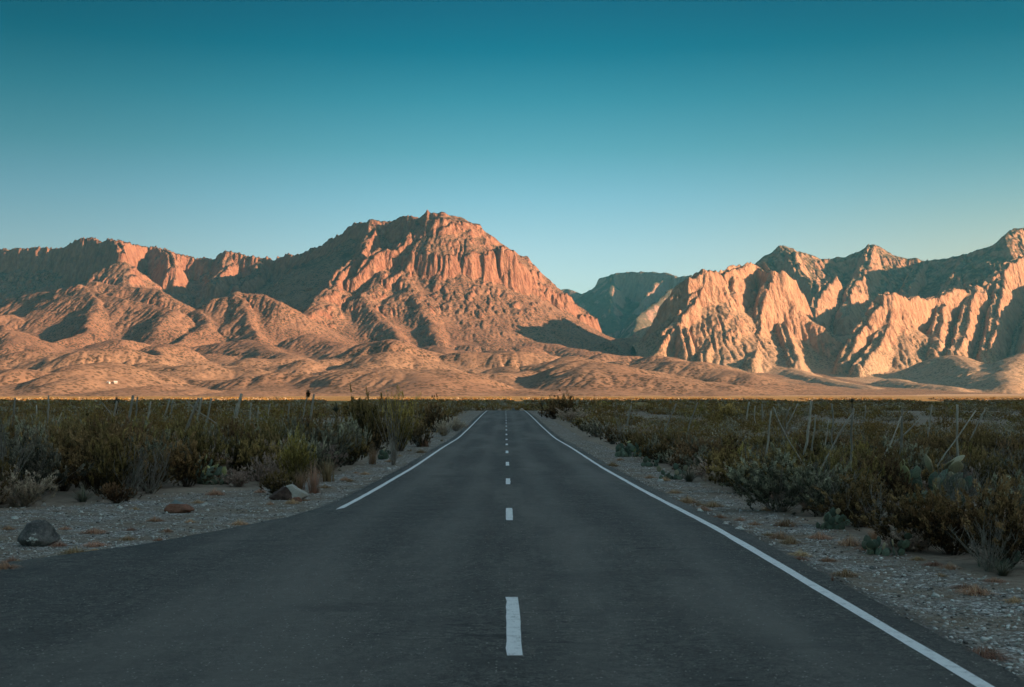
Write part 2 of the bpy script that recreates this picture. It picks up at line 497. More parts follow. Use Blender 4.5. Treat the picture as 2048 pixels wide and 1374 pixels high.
def mountain_left():
    c = 4.2
    X, Y = grid(-3000, 1000, 1650, 7000, c)
    WX = 70 * fbm(X, Y, 420, 5, 0.55, 11) ; WY = 70 * fbm(X, Y, 420, 5, 0.55, 21)
    FX = 3.2 * perlin(X / 33, Y / 60, 31) + 2.2 * perlin(X / 15, Y / 30, 33)
    FY = 9 * perlin(X / 33, Y / 60, 32) + 6 * perlin(X / 15, Y / 30, 34)
    H = fan(X, Y)
    # rolling foothills
    m = sstep(1750, 2500, Y) * (1 - 0.4 * sstep(4400, 5200, Y)) * (1 - sstep(-100, 900, X - 0.16 * (Y - 2500)))
    bl = lambda w, sd, k: np.abs(fbm(X + WX * k, Y + WY * k, w, 2, 0.35, sd))
    H = H + m * (80 * bl(640, 41, .5) * sstep(1700, 3000, Y) + 58 * bl(330, 45, .4) + 11 * bl(130, 47, .25))
    items = [
        # left wall
        ([(-220, 506, 6700), (-100, 509, 6600), (0, 505, 6420), (60, 502, 6300), (140, 498, 6150)], CR, .3),
        ([(140, 496, 6150), (150, 487, 6120), (185, 484, 6060), (232, 487, 5960)], BIG, .2),
        ([(232, 488, 5960), (240, 500, 5800), (243, 512, 5720)], BIG, .1),
        ([(243, 525, 5700), (252, 565, 5500), (275, 590, 5300)], SPT, .4),
        ([(232, 487, 5960), (260, 492, 6150), (300, 500, 6300), (322, 503, 6250)], BIG, .2),
        ([(322, 503, 6250), (340, 512, 6050), (345, 540, 5880)], CR, .15),
        ([(322, 503, 6250), (380, 517, 6330), (400, 520, 6320), (430, 521, 6300), (440, 519, 6280)], CR, .3),
        ([(440, 519, 6280), (456, 509, 6250), (485, 516, 6220), (545, 524, 6150), (575, 517, 6100), (602, 514, 6050)], CR, .3),
        ([(455, 510, 6250), (448, 545, 6000), (430, 570, 5850)], SP, .4),
        ([(520, 522, 6180), (500, 560, 5950), (470, 580, 5800)], SP, .4),
        # main peak, skyline
        ([(602, 514, 6050), (640, 498, 5850), (692, 473, 5620), (722, 452, 5480), (745, 445, 5400), (775, 445, 5400)], SP, .3),
        ([(775, 445, 5400), (790, 450, 5380), (815, 441, 5350), (840, 443, 5300), (860, 434, 5260), (887, 431, 5240)], CR, .2),
        ([(887, 431, 5240), (915, 437, 5284), (950, 456, 5320), (985, 486, 5356), (1010, 502, 5370)], TOP, .25),
        ([(1010, 502, 5370), (1027, 526, 5384), (1045, 546, 5400), (1062, 549, 5420)], TOP, .2),
        ([(1062, 549, 5420), (1080, 574, 5408), (1100, 586, 5400), (1115, 602, 5384)], STEEP, .15),
        ([(1115, 602, 5384), (1130, 640, 5280), (1148, 665, 5200)], STEEP, .15),
        # the fluted curtain wall
        ([(893, 455, 5220), (896, 500, 5080), (903, 540, 4975)], WALL, .12),
        ([(903, 540, 4975), (926, 527, 4985)], WALL, .1),
        ([(926, 500, 5130), (932, 524, 5040)], CR, .12),
        ([(948, 478, 5240), (955, 500, 5130), (962, 522, 5020)], WALL, .12),
        ([(950, 524, 5020), (972, 520, 5010), (984, 506, 5040)], WALL, .1),
        ([(985, 488, 5350), (1000, 497, 5180), (1006, 500, 5060)], WALL, .12),
        ([(1006, 500, 5060), (1031, 516, 5080)], WALL, .1),
        ([(1038, 530, 5130), (1052, 542, 5140), (1066, 556, 5150)], WALL, .1),
        ([(1074, 570, 5170), (1088, 582, 5170), (1116, 608, 5160), (1128, 638, 5120)], WALL, .1),
        ([(1148, 665, 5142), (1170, 680, 5096), (1200, 690, 5050), (1214, 697, 5016), (1221, 728, 4934)], STEEP, .15),
        # left buttresses
        ([(745, 446, 5400), (742, 470, 5280), (722, 500, 5150), (690, 540, 4980), (662, 575, 4800)], SP, .35),
        ([(662, 575, 4800), (650, 600, 4650), (610, 640, 4420), (570, 668, 4250)], SPT, .5),
        ([(835, 445, 5300), (842, 459, 5200), (815, 485, 5110), (785, 508, 5050)], CR, .15),
        ([(785, 508, 5050), (757, 500, 5060), (735, 525, 4980), (705, 560, 4880)], SP, .25),
        ([(842, 462, 5190), (838, 500, 5080), (800, 543, 4930), (775, 560, 4880)], SP, .25),
        ([(800, 543, 4930), (815, 575, 4800), (835, 620, 4620), (858, 660, 4440), (905, 700, 4200)], SPT, .5),
        ([(755, 545, 4930), (735, 590, 4740), (765, 640, 4500), (822, 694, 4200)], SPT, .4),
        # middle and right buttresses
        ([(905, 540, 4988), (900, 590, 4880), (930, 625, 4748), (975, 668, 4578), (1010, 695, 4437)], SPT, .4),
        ([(990, 600, 5044), (1010, 650, 4797), (1055, 695, 4608)], SPT, .35),
        ([(1032, 600, 5162), (1060, 650, 4893), (1100, 700, 4698), (1120, 715, 4640)], SP, .3),
        ([(1080, 576, 5398), (1085, 610, 5221), (1092, 640, 5129)], CR, .1),
        ([(1092, 640, 5129), (1130, 680, 4952), (1165, 715, 4791)], SP, .3),
        ([(1195, 690, 5034), (1185, 705, 4893), (1192, 735, 4791)], CR, .1),
        ([(885, 432, 5240), (893, 465, 5120), (884, 500, 5060), (903, 545, 4970)], CR, .12),
        # reddish middle hills on the left
        ([(20, 600, 4900), (50, 590, 4850), (100, 585, 4800), (130, 579, 4750), (165, 573, 4700), (200, 590, 4600)], MED, .5),
        ([(200, 590, 4600), (250, 598, 4500), (300, 608, 4450), (345, 620, 4350), (330, 650, 4150)], MED, .5),
        ([(190, 565, 4950), (265, 575, 4900), (300, 580, 4850), (350, 600, 4750)], MED, .5),
        ([(405, 620, 4450), (440, 600, 4500), (480, 588, 4520), (520, 592, 4500), (562, 605, 4420)], MED, .35),
        ([(480, 588, 4520), (490, 620, 4350), (505, 660, 4150), (515, 672, 4050)], MED, .4),
        ([(405, 620, 4450), (420, 655, 4200), (330, 690, 3950)], MED, .5),
        ([(165, 573, 4700), (195, 620, 4400), (180, 660, 4150), (90, 690, 3900)], MED, .5),
        ([(20, 630, 4500), (-60, 640, 4400)], MED, .5),
        ([(60, 690, 3900), (0, 650, 4200), (-80, 660, 4200)], MED, .5),
        # rounded foothills
        ([(345, 688, 3350), (315, 695, 3200), (300, 722, 2900)], MED, .4),
        ([(215, 702, 3250), (185, 712, 3050), (172, 738, 2800)], MED, .4),
        ([(95, 712, 3100), (75, 735, 2850)], MED, .4),
        ([(400, 690, 3900), (480, 678, 3850), (530, 690, 3700), (605, 732, 3200)], HL, .5),
        ([(560, 690, 4000), (620, 668, 3950), (680, 690, 3800)], HL, .5),
        ([(640, 722, 3600), (690, 702, 3600), (780, 715, 3500), (830, 735, 3250)], HL, .5),
        ([(880, 690, 4150), (905, 715, 3850), (945, 750, 3300), (960, 768, 2950)], HL, .4),
        ([(985, 700, 4150), (1020, 702, 4000), (1065, 716, 3800), (1130, 742, 3400), (1210, 758, 3050), (1300, 770, 2750)], HL, .3),
        ([(1200, 742, 4000), (1290, 745, 3800), (1370, 765, 3200), (1420, 780, 2600)], HL, .3),
        ([(700, 748, 3000), (760, 765, 2700)], HL, .5),
        ([(300, 728, 3200), (350, 718, 3250), (400, 730, 3100), (470, 745, 2800)], HL, .5),
        ([(90, 735, 3200), (200, 730, 3300), (250, 750, 2900)], HL, .5),
        ([(430, 770, 2500), (500, 762, 2600), (580, 760, 2600), (620, 775, 2400)], HL, .5),
        ([(0, 760, 2700), (60, 752, 2800), (140, 770, 2500)], HL, .5),
        ([(850, 780, 2500), (1000, 778, 2500), (1060, 785, 2350)], HL, .5),
    ]
    H = ridges(X, Y, H, items, (WX, FX), (WY, FY), 10.0)
    mt = sstep(150, 420, H)
    gy, gx = np.gradient(blur(H, 2), c)
    sl = np.hypot(gx, gy); st = blur(sstep(0.75, 1.4, sl), 3); sp = blur(sstep(0.30, 0.65, sl) * (.28 + .72 * sstep(240, 430, H - np.clip(-600 - X, 0, 900) * .12)), 3)
    H = H + st * (9 * ridged(X + FX * 2, Y * .2, 85, 2, 0.5, 51) + 6 * ridged(X + FX, Y * .22, 30, 2, 0.5, 55) + 3 * ridged(X, Y, 60, 3, 0.5, 51 + 2)) + sp * (9 * ridged(X + WX * .15, Y * .28, 120, 2, 0.5, 61) + 3.5 * ridged(X + WX * .1, Y * .3, 45, 2, 0.5, 63)) + mt * 2.5 * ridged(X, Y, 150, 3, 0.5, 58)
    H = erode(H, c, 110000, 75, 3, rate=0.2, dep=0.25, cap=4.0, batches=18)
    low = 1 - sstep(90, 230, H)
    H = H * (1 - low * .35) + blur(H, 5) * low * .35
    gy, gx = np.gradient(blur(H, 1), c)
    slope = np.hypot(gx, gy)
    rock = blur(sstep(0.7, 1.35, slope) * (.25 + .75 * sstep(130, 260, H)), 2)
    green = blur(sstep(0.95, 0.35, slope), 2) * sstep(480, 640, H)
    edge = np.minimum.reduce([sstep(1650, 1800, Y)])
    H = H * 1.0 - 12 * (1 - edge)
    M = rock_material('red_rock', (.200, .094, .064), (.285, .155, .102), (.205, .122, .082), (.168, .096, .065), (.040, .033, .022), 0.9, sand=(.215, .142, .096))
    return terrain_object('mountain', X, Y, H, M, {'rock': rock, 'green': green, 'sand': 1 - sstep(70, 190, H)})

def mountain_right():
    c = 4.2
    X, Y = grid(420, 3000, 2900, 7300, c)
    WX = 60 * fbm(X, Y, 380, 5, 0.55, 111) ; WY = 60 * fbm(X, Y, 380, 5, 0.55, 121)
    FX = 2.0 * perlin(X / 52, Y / 90, 131) + 1.2 * perlin(X / 15, Y / 30, 133)
    FY = 8 * perlin(X / 52, Y / 70, 132) + 3 * perlin(X / 14, Y / 30, 134)
    H = fan(X, Y) + 6 * fbm(X, Y, 500, 4, 0.5, 140) - 6
    items = [
        # first massif
        ([(1232, 728, 4250), (1280, 690, 4350), (1318, 640, 4400), (1345, 600, 4420), (1370, 572, 4430), (1395, 556, 4440), (1408, 545, 4450), (1422, 550, 4480)], CR, .2),
        ([(1422, 550, 4480), (1440, 556, 4540), (1462, 543, 4600), (1500, 536, 4700), (1520, 540, 4700)], BIG, .15),
        ([(1408, 546, 4450), (1392, 595, 4380), (1362, 640, 4290), (1325, 680, 4190), (1285, 718, 4080)], CR, .15),
        ([(1362, 640, 4290), (1372, 690, 4150)], SP, .25),
        ([(1462, 548, 4600), (1452, 600, 4440), (1430, 660, 4280), (1405, 712, 4100)], SP, .2),
        ([(1520, 541, 4700), (1545, 549, 4560), (1562, 549, 4560), (1580, 563, 4600), (1595, 590, 4640), (1612, 635, 4680)], BIG, .1),
        ([(1545, 549, 4560), (1527, 590, 4500), (1510, 640, 4400), (1505, 690, 4220), (1500, 722, 4080)], CR, .12),
        ([(1560, 650, 4420), (1575, 690, 4260), (1590, 725, 4100)], SP, .2),
        ([(1612, 635, 4680), (1640, 678, 4600), (1666, 705, 4500), (1680, 735, 4360)], CR, .15),
        ([(1275, 715, 4300), (1255, 735, 4200)], CR, .2),
        # dark peaks behind
        ([(1480, 555, 6100), (1512, 531, 6150), (1566, 494, 6200), (1600, 508, 6250), (1648, 522, 6300), (1662, 520, 6350), (1692, 516, 6350), (1720, 507, 6350), (1742, 494, 6350), (1757, 494, 6350), (1785, 514, 6350), (1842, 522, 6300), (1880, 520, 6200), (1935, 513, 6000), (1972, 497, 5850), (1995, 488, 5750), (2012, 472, 5650), (2032, 459, 5800), (2060, 453, 5850), (2200, 435, 6200), (2350, 420, 6400)], SLP, .3),
        ([(1566, 494, 6200), (1600, 540, 5850), (1625, 575, 5600), (1640, 620, 5350)], SP, .4),
        ([(1742, 495, 6350), (1720, 545, 5900), (1700, 580, 5600), (1690, 640, 5250)], SP, .4),
        ([(1660, 560, 5650), (1645, 590, 5450), (1630, 620, 5300)], CR, .3),
        ([(1850, 523, 6300), (1830, 560, 5850), (1810, 590, 5500)], SP, .4),
        ([(1935, 514, 6000), (1905, 560, 5500), (1885, 590, 5200)], CR, .4),
        # second massif
        ([(1684, 728, 4180), (1706, 680, 4300), (1737, 638, 4400), (1765, 596, 4480), (1785, 593, 4500)], CR, .12),
        ([(1785, 593, 4500), (1812, 604, 4580), (1836, 600, 4640), (1850, 608, 4680), (1872, 603, 4720)], BIG, .12),
        ([(1872, 603, 4720), (1902, 585, 4780), (1918, 587, 4800), (1940, 590, 4840), (1948, 573, 4860), (1962, 590, 4900)], CR, .15),
        ([(1785, 594, 4500), (1772, 640, 4420), (1752, 690, 4280), (1718, 732, 4100)], CR, .12),
        ([(1872, 604, 4720), (1878, 650, 4560), (1860, 700, 4300)], SP, .2),
        ([(1948, 574, 4860), (1932, 620, 4700), (1918, 670, 4480), (1900, 705, 4280)], CR, .2),
        # third massif at the edge of the frame
        ([(1962, 590, 4900), (1985, 560, 4960), (2005, 545, 5000), (2020, 530, 5050), (2050, 515, 5150), (2120, 500, 5300)], BIG, .2),
        ([(2005, 546, 5000), (1998, 590, 4850), (1990, 640, 4640), (1965, 700, 4350)], CR, .2),
        ([(2110, 560, 5000), (2075, 640, 4500), (2065, 690, 4250)], CR, .25),
        # fans and low hills
        ([(1560, 728, 4300), (1600, 745, 3900), (1680, 762, 3400), (1760, 778, 2950)], HL, .3),
        ([(1330, 735, 4300), (1400, 752, 3800), (1430, 768, 3300)], HL, .3),
        ([(1900, 710, 4050), (1950, 735, 3700), (1960, 760, 3300)], HL, .4),
        ([(2048, 705, 3900), (2010, 735, 3500), (2000, 765, 3050)], HL, .4),
        ([(1780, 757, 3500), (1850, 768, 3150), (1930, 778, 2950)], HL, .3),
    ]
    H = ridges(X, Y, H, items, (WX, FX), (WY, FY), 10.0)
    mt = sstep(120, 300, H)
    gy, gx = np.gradient(blur(H, 2), c)
    sl = np.hypot(gx, gy); st = blur(sstep(0.75, 1.4, sl), 3); sp = blur(sstep(0.30, 0.65, sl) * (.28 + .72 * sstep(240, 430, H + 60)), 3)
    H = H + st * (7 * ridged(X + FX * 2, Y * .2, 95, 2, 0.5, 151) + 4 * ridged(X + FX, Y * .22, 30, 2, 0.5, 155) + 7 * ridged(X, Y, 75, 3, 0.55, 151 + 2)) + sp * (9 * ridged(X + WX * .15, Y * .28, 120, 2, 0.5, 61) + 3.5 * ridged(X + WX * .1, Y * .3, 45, 2, 0.5, 63)) + mt * 2.5 * ridged(X, Y, 150, 3, 0.5, 158)
    H = erode(H, c, 70000, 70, 5, rate=0.22, dep=0.25, cap=5.0, batches=14)
    gy, gx = np.gradient(blur(H, 1), c)
    slope = np.hypot(gx, gy)
    rock = blur(sstep(0.7, 1.35, slope) * (.25 + .75 * sstep(130, 260, H)), 2)
    green = blur(sstep(1.3, 0.7, slope), 2) * sstep(420, 520, H) * sstep(5000, 5400, Y)  # plants spread onto steeper slopes to darken the sunlit back ridges
    H = H - 25 * (1 - sstep(2900, 3050, Y)) - 20 * (1 - sstep(420, 520, X))
    M = rock_material('hazed_pale_rock', (0.300, 0.166, 0.108), (0.395, 0.242, 0.156), (0.282, 0.188, 0.124), (0.245, 0.160, 0.104), (0.065, 0.058, 0.036), 0.7, sand=(.30, .215, .145))  # paler and warmer, with the sunlit haze glow put into the rock colour
    return terrain_object('mountain', X, Y, H, M, {'rock': rock, 'green': green, 'sand': 1 - sstep(70, 190, H)})

def mountain_far():
    c = 11.0
    X, Y = grid(-300, 2600, 6800, 10500, c)
    WX = 110 * fbm(X, Y, 600, 5, 0.55, 211) ; WY = 110 * fbm(X, Y, 600, 5, 0.55, 221)
    H = np.interp(Y, [6800, 7000, 8500, 11000], [-40, 150, 260, 420]) + 0 * X
    items = [
        ([(1000, 588, 9500), (1100, 583, 9350), (1135, 582, 9300), (1160, 588, 9200)], BIG, .25),
        ([(1160, 588, 9200), (1190, 574, 9150), (1198, 560, 9100), (1215, 553, 9080), (1255, 548, 9000), (1300, 549, 8850), (1330, 549, 8750), (1385, 555, 8550), (1450, 570, 8350)], BIG, .2),
        ([(1215, 553, 9080), (1215, 600, 8700), (1225, 640, 8300), (1235, 690, 7800)], SLP, .3),
        ([(1385, 555, 8550), (1330, 590, 8300), (1290, 630, 8000), (1265, 670, 7600)], SLP, .3),
        ([(1330, 549, 8750), (1305, 580, 8550), (1285, 600, 8400)], CR, .3),
        ([(1110, 583, 9350), (1130, 630, 8800)], SLP, .3),
    ]
    H = ridges(X, Y, H, items, (WX, 14 * perlin(X / 60, Y / 90, 231)), (WY, 22 * perlin(X / 60, Y / 90, 232)), 14.0)
    H = H + 14 * ridged(X, Y, 240, 4, 0.5, 251)
    H = erode(H, c, 12000, 60, 9, rate=0.2, dep=0.25, cap=4.0, batches=6)
    gy, gx = np.gradient(blur(H, 1), c)
    slope = np.hypot(gx, gy)
    rock = blur(sstep(0.8, 1.4, slope), 1)
    green = blur(sstep(1.0, 0.5, slope), 2)
    M = rock_material('far_rock', (0.259, 0.158, 0.122), (0.331, 0.223, 0.173), (0.144, 0.115, 0.079), (0.115, 0.094, 0.065), (0.043, 0.043, 0.029), 0.9)
    return terrain_object('mountain', X, Y, H, M, {'rock': rock, 'green': green, 'sand': 1 - sstep(70, 190, H)})

def ridge_beside():
    """the long hill to the right of the road whose shade lies over the plain"""
    c = 20.0
    X, Y = grid(380, 1900, -2400, 1300, c)
    crest = np.interp(Y, [-2400, -2100, -800, 100, 450, 600, 740, 850, 980, 1100], [0, 330, 520, 510, 490, 445, 335, 225, 105, 0]) * (1 + .09 * fbm(Y, Y * 0, 160, 3, 0.5, 311))
    W = X + 40 * fbm(X, Y, 400, 4, 0.5, 301)
    e = np.abs(W - 1050)
    H = crest * np.interp(e, [0, 40, 330, 560], [1, .95, .28, 0]) + 16 * ridged(X, Y, 220, 3, 0.5, 305) * np.interp(crest, [0, 120], [0, 1]) * np.interp(e, [0, 400, 560], [1, .6, 0])
    H = H - 12 * np.interp(np.abs(X - 1120), [0, 640, 740], [0, 0, 1])
    H = H - 8
    M = bpy.data.materials['red_rock']
    return terrain_object('hill', X, Y, H, M, {'rock': H * 0 + .3, 'green': H * 0, 'sand': H * 0})

if True:
    mountain_left(); print('left', time.time() - T0)
    mountain_right(); print('right', time.time() - T0)
    mountain_far(); print('far', time.time() - T0)
    ridge_beside()

# ------------------------------------------------------------------ the plain
def gravel_width(x, y):
    """width of the gravelled strip beside the asphalt"""
    u = np.asarray(x, float) - road_x(np.clip(y, -60, 400))
    right = np.interp(y, [-60, 10, 17, 25, 60, 220, 400], [2.6, 2.4, 1.5, 1.5, 1.6, 1.8, 1.8])
    left = np.interp(y, [-60, 10, 18, 24, 30, 34, 45, 220, 400], [9, 8, 7.5, 6.0, 4.0, 2.0, 1.6, 2.0, 2.0])
    return np.where(u > 0, right, left)

def plain():
    g = G('desert_ground', 0.97, 0.05)
    p = g.pos()
    n1 = g.noise(p, 0.35, 6, 0.65); n2 = g.noise(p, 6.0, 5, 0.7); n3 = g.noise(p, 60.0, 3, 0.6)
    c = g.mix(g.ss(n1, 0.3, 0.7), (.22, .175, .13), (.30, .24, .18))
    c = g.mix(g.ss(n2, 0.45, 0.7, 0, .6), c, (.36, .30, .23))
    c = g.mix(g.ss(n2, 0.5, 0.3, 0, .6), c, (.10, .08, .06))
    # crushed pale stone beside the road
    vs = g.node('ShaderNodeTexVoronoi'); g.put(vs.inputs['Vector'], p); vs.inputs['Scale'].default_value = 26.0
    vb = g.node('ShaderNodeTexVoronoi'); g.put(vb.inputs['Vector'], p); vb.inputs['Scale'].default_value = 11.0
    sc = g.node('ShaderNodeSeparateColor'); g.l.new(vs.outputs['Color'], sc.inputs[0])
    sb = g.node('ShaderNodeSeparateColor'); g.l.new(vb.outputs['Color'], sb.inputs[0])
    st = g.ramp(sc.outputs[0], [(0, (.12, .108, .092)), (.35, (.24, .218, .188)), (.7, (.40, .372, .33)), (1, (.74, .71, .66))])
    st2 = g.ramp(sb.outputs[0], [(0, (.18, .16, .14)), (.5, (.45, .41, .36)), (1, (.82, .79, .74))])
    st = g.mix(g.ss(sb.outputs[1], 0.72, 0.76), st, st2)
    st = g.mix(g.ss(vs.outputs['Distance'], 0.42, 0.75, 0, .8), st, (.16, .14, .12))
    st = g.mix(g.ss(g.noise(p, 0.9, 5, 0.65), 0.38, 0.62, 0, .8), st, (.25, .195, .14))
    st = g.mix(g.ss(g.noise(p, 2.2, 5, 0.7), 0.52, 0.68, 0, .85), st, (.19, .14, .095))
    gv = g.attr('gravel')
    gv = g.ss(g.math('ADD', gv, g.math('MULTIPLY', g.math('SUBTRACT', g.noise(p, 1.1, 5, 0.65), 0.5), 1.2)), 0.35, 0.6)
    c = g.mix(gv, c, st)
    # dust and broken asphalt against the edge
    ed = g.math('ADD', g.attr('edge'), g.math('MULTIPLY', g.math('SUBTRACT', g.noise(p, 3.0, 5, 0.7), 0.5), 1.4))
    c = g.mix(g.ss(ed, 0.45, 0.8, 0, 0.7), c, (.13, .12, .105))
    sx = g.node('ShaderNodeSeparateXYZ'); g.l.new(p, sx.inputs[0])
    far = g.ss(sx.outputs['Y'], 300, 900)
    grass = g.mix(g.ss(g.noise(p, 0.02, 5, 0.6), 0.35, 0.65), (.27, .17, .05), (.33, .23, .11))
    dots = g.ss(g.voro(p, 0.12), 0.3, 0.5, 1, 0)
    grass = g.mix(g.math('MULTIPLY', dots, 0.6), grass, (.09, .065, .03))
    pale = g.ss(sx.outputs['Y'], 1800, 2200)
    grass = g.mix(pale, grass, (.38, .28, .19))
    c = g.mix(far, c, grass)
    g.col(c)
    hs = g.math('MULTIPLY', g.math('SUBTRACT', 1.0, vs.outputs['Distance']), gv)
    hb = g.math('MULTIPLY', g.math('MULTIPLY', g.math('SUBTRACT', 1.0, vb.outputs['Distance']), g.ss(sb.outputs[1], 0.72, 0.76)), gv)
    b = g.bump(n2, 0.06, 0.6); b = g.bump(n3, 0.012, 0.6, b); b = g.bump(hs, 0.03, 0.9, b); b = g.bump(hb, 0.06, 0.9, b)
    g.nrm(b)
    xs = np.concatenate([-np.geomspace(15000, 20, 46), np.arange(-18, 18.1, 0.33), np.geomspace(20, 15000, 46)])
    ys = np.concatenate([-np.geomspace(9000, 8, 22), np.arange(-6, 60, 0.4), np.arange(60, 120, 0.8), np.arange(120, 320, 2.0), np.geomspace(320, 16000, 70)])
    X, Y = np.meshgrid(xs, ys)
    H = ground_z(X, Y)
    off = off_road(X, Y); gw = gravel_width(X, Y)
    gr = 1 - sstep(0.75, 1.25, off / gw)
    ed = 1 - sstep(0.0, 0.4, off)
    return terrain_object('ground', X, Y, H, g.m, {'gravel': gr, 'edge': ed})
plain()

def haze():
    g = bpy.data.materials.new('haze'); g.use_nodes = True
    n, l = g.node_tree.nodes, g.node_tree.links
    n.clear()
    o = n.new('ShaderNodeOutputMaterial'); v = n.new('ShaderNodeVolumePrincipled')
    v.inputs['Color'].default_value = (.15, .74, 1.0, 1)
    v.inputs['Density'].default_value = HAZE
    v.inputs['Anisotropy'].default_value = 0.3
    l.new(v.outputs[0], o.inputs['Volume'])
    x0, x1, y0, y1, z0, z1 = -16000, 16000, -10000, 17000, -8, 1150
    V = np.array([(x, y, z) for z in (z0, z1) for y in (y0, y1) for x in (x0, x1)])
    Fc = np.array([(0, 2, 3, 1), (4, 5, 7, 6), (0, 1, 5, 4), (2, 6, 7, 3), (0, 4, 6, 2), (1, 3, 7, 5)])
    ob = bpy.data.objects.new('haze', npmesh('haze', V, Fc, [g]))
    link(ob); ob['kind'] = 'stuff'
HAZE = 2.4e-5
haze()
# ------------------------------------------------------------------ the road
def road_z(y): return smooth_interp(y) + 0.012

def asphalt():
    g = G('asphalt', 0.85, 0.3)
    p = g.pos()
    fine = g.noise(p, 120.0, 3, 0.7); grit = g.noise(p, 34.0, 5, 0.75); blot = g.noise(p, 1.6, 6, 0.65); big = g.noise(g.scale(p, (.5, .06, .5)), 1.0, 5, 0.6)
    mot = g.noise(p, 9.0, 5, 0.75)
    c = g.mix(g.ss(grit, 0.38, 0.62), (.028, .0265, .023), (.142, .131, .113))
    c = g.mix(g.ss(fine, 0.54, 0.66, 0, .7), c, (.34, .31, .27))
    c = g.mix(g.ss(fine, 0.46, 0.34, 0, .8), c, (.018, .017, .015))
    c = g.mix(g.ss(mot, 0.52, 0.38, 0, .75), c, (.028, .027, .024))
    c = g.mix(g.ss(mot, 0.52, 0.68, 0, .55), c, (.165, .150, .126))
    c = g.mix(g.ss(blot, 0.40, 0.62, 0, .6), c, (.058, .054, .048))
    c = g.mix(g.ss(big, 0.42, 0.66, 0, .6), c, (.185, .168, .142))
    vs = g.node('ShaderNodeTexVoronoi'); g.put(vs.inputs['Vector'], p); vs.inputs['Scale'].default_value = 34.0
    sc = g.node('ShaderNodeSeparateColor'); g.l.new(vs.outputs['Color'], sc.inputs[0])
    c = g.mix(g.math('MULTIPLY', g.ss(sc.outputs[0], 0.93, 0.95), g.ss(vs.outputs['Distance'], .35, .25)), c, (.42, .385, .33))
    # old sealed cracks across the lanes and dark smears
    wv = g.noise(g.scale(p, (.22, .95, 1)), 1.0, 3, 0.5, 1.5)
    crack = g.math('MULTIPLY', g.ss(g.math('ABSOLUTE', g.math('SUBTRACT', wv, 0.5)), 0.006, 0.002), g.ss(g.noise(p, 0.16, 3, .5), 0.50, 0.58))
    c = g.mix(g.math('MULTIPLY', crack, 0.85), c, (.02, .02, .02))
    sm = g.noise(g.scale(p, (.30, .55, 1)), 1.0, 5, 0.6, 0.6)
    c = g.mix(g.ss(sm, 0.57, 0.70, 0, .55), c, (.045, .043, .040))
    # wheel tracks
    ln = g.attr('track')
    c = g.mix(g.math('MULTIPLY', ln, 0.35), c, (.19, .175, .15))
    g.col(c)
    b = g.bump(grit, 0.02, 0.9); b = g.bump(fine, 0.004, 0.8, b); b = g.bump(crack, -0.01, 0.5, b)
    g.nrm(b)
    ys = np.concatenate([np.arange(-14, 60, 0.35), np.arange(60, 130, 0.8), np.arange(130, 380, 2.5)])
    ncol = 36
    rs = np.random.RandomState(5)
    V = []; T = []
    for y in ys:
        xc = float(road_x(y)); l = float(left_edge(y)) - 0.02 + rs.normal(0, 0.018); r = EDGE - 0.02 + rs.normal(0, 0.018)
        z = float(road_z(y))
        us = np.linspace(-l, r, ncol)
        for u in us:
            V.append((xc + u, y, z - 0.006 * min(1, abs(u) / 3.6) ** 2))
            T.append(max(math.exp(-((abs(u) - 0.85) / 0.3) ** 2), math.exp(-((abs(u) - 2.55) / 0.35) ** 2)))
        V.append((xc + r + 0.03, y, z - 0.09)); T.append(0)
        V.append((xc - l - 0.03, y, z - 0.09)); T.append(0)
    n = ncol + 2
    order = [ncol + 1] + list(range(ncol)) + [ncol]
    Fc = []
    for k in range(len(ys) - 1):
        for a, b_ in zip(order[:-1], order[1:]):
            Fc.append((k * n + a, k * n + b_, (k + 1) * n + b_, (k + 1) * n + a))
    me = npmesh('road', np.array(V), np.array(Fc), [g.m])
    add_attr(me, 'track', np.array(T))
    o = bpy.data.objects.new('road', me); link(o); o['kind'] = 'structure'
    return o
ROAD = asphalt()

def paint():
    g = G('road_paint', 0.7, 0.3)
    p = g.pos()
    n = g.noise(p, 9.0, 6, 0.7); f = g.noise(p, 70.0, 3, 0.6)
    c = g.mix(g.ss(f, 0.35, 0.7), (.74, .73, .70), (.86, .85, .82))
    c = g.mix(g.ss(n, 0.50, 0.74, 0, .65), c, (.40, .39, .37))
    c = g.mix(g.math('MULTIPLY', g.ss(f, 0.58, 0.66), g.ss(n, 0.48, 0.60)), c, (.13, .12, .11))
    g.col(c); g.nrm(g.bump(f, 0.004, 0.6))
    return g.m
PAINT = paint()

def strip(name, u, w, y0, y1, step, seed=0, slant=0.0):
    rs = np.random.RandomState(seed)
    m = max(2, int((y1 - y0) / step) + 1)
    ys = np.linspace(y0, y1, m)
    V = []
    for i, y in enumerate(ys):
        j = rs.normal(0, 0.004, 2)
        ya = y + (slant if i == 0 else 0)
        z = float(road_z(y)) - 0.006 * (abs(u) / 3.6) ** 2 + 0.005
        V += [(float(road_x(y)) + u - w / 2 + j[0], y, z), (float(road_x(ya)) + u + w / 2 + j[1], ya, z)]
    Fc = [(2 * k, 2 * k + 1, 2 * k + 3, 2 * k + 2) for k in range(m - 1)]
    o = bpy.data.objects.new(name, npmesh(name, np.array(V), np.array(Fc), [PAINT]))
    link(o, ROAD)
    return o
strip('edge_line', -3.3, 0.125, 24.6, 330, 0.8, 1, slant=0.35)
strip('edge_line', 3.3, 0.125, -12, 330, 0.8, 2)
k = 0
y = 10.02
while y < 300:
    strip('centre_dash', 0.0, 0.125, y, y + 3.02, 0.3, 10 + k)
    y += 11.9; k += 1
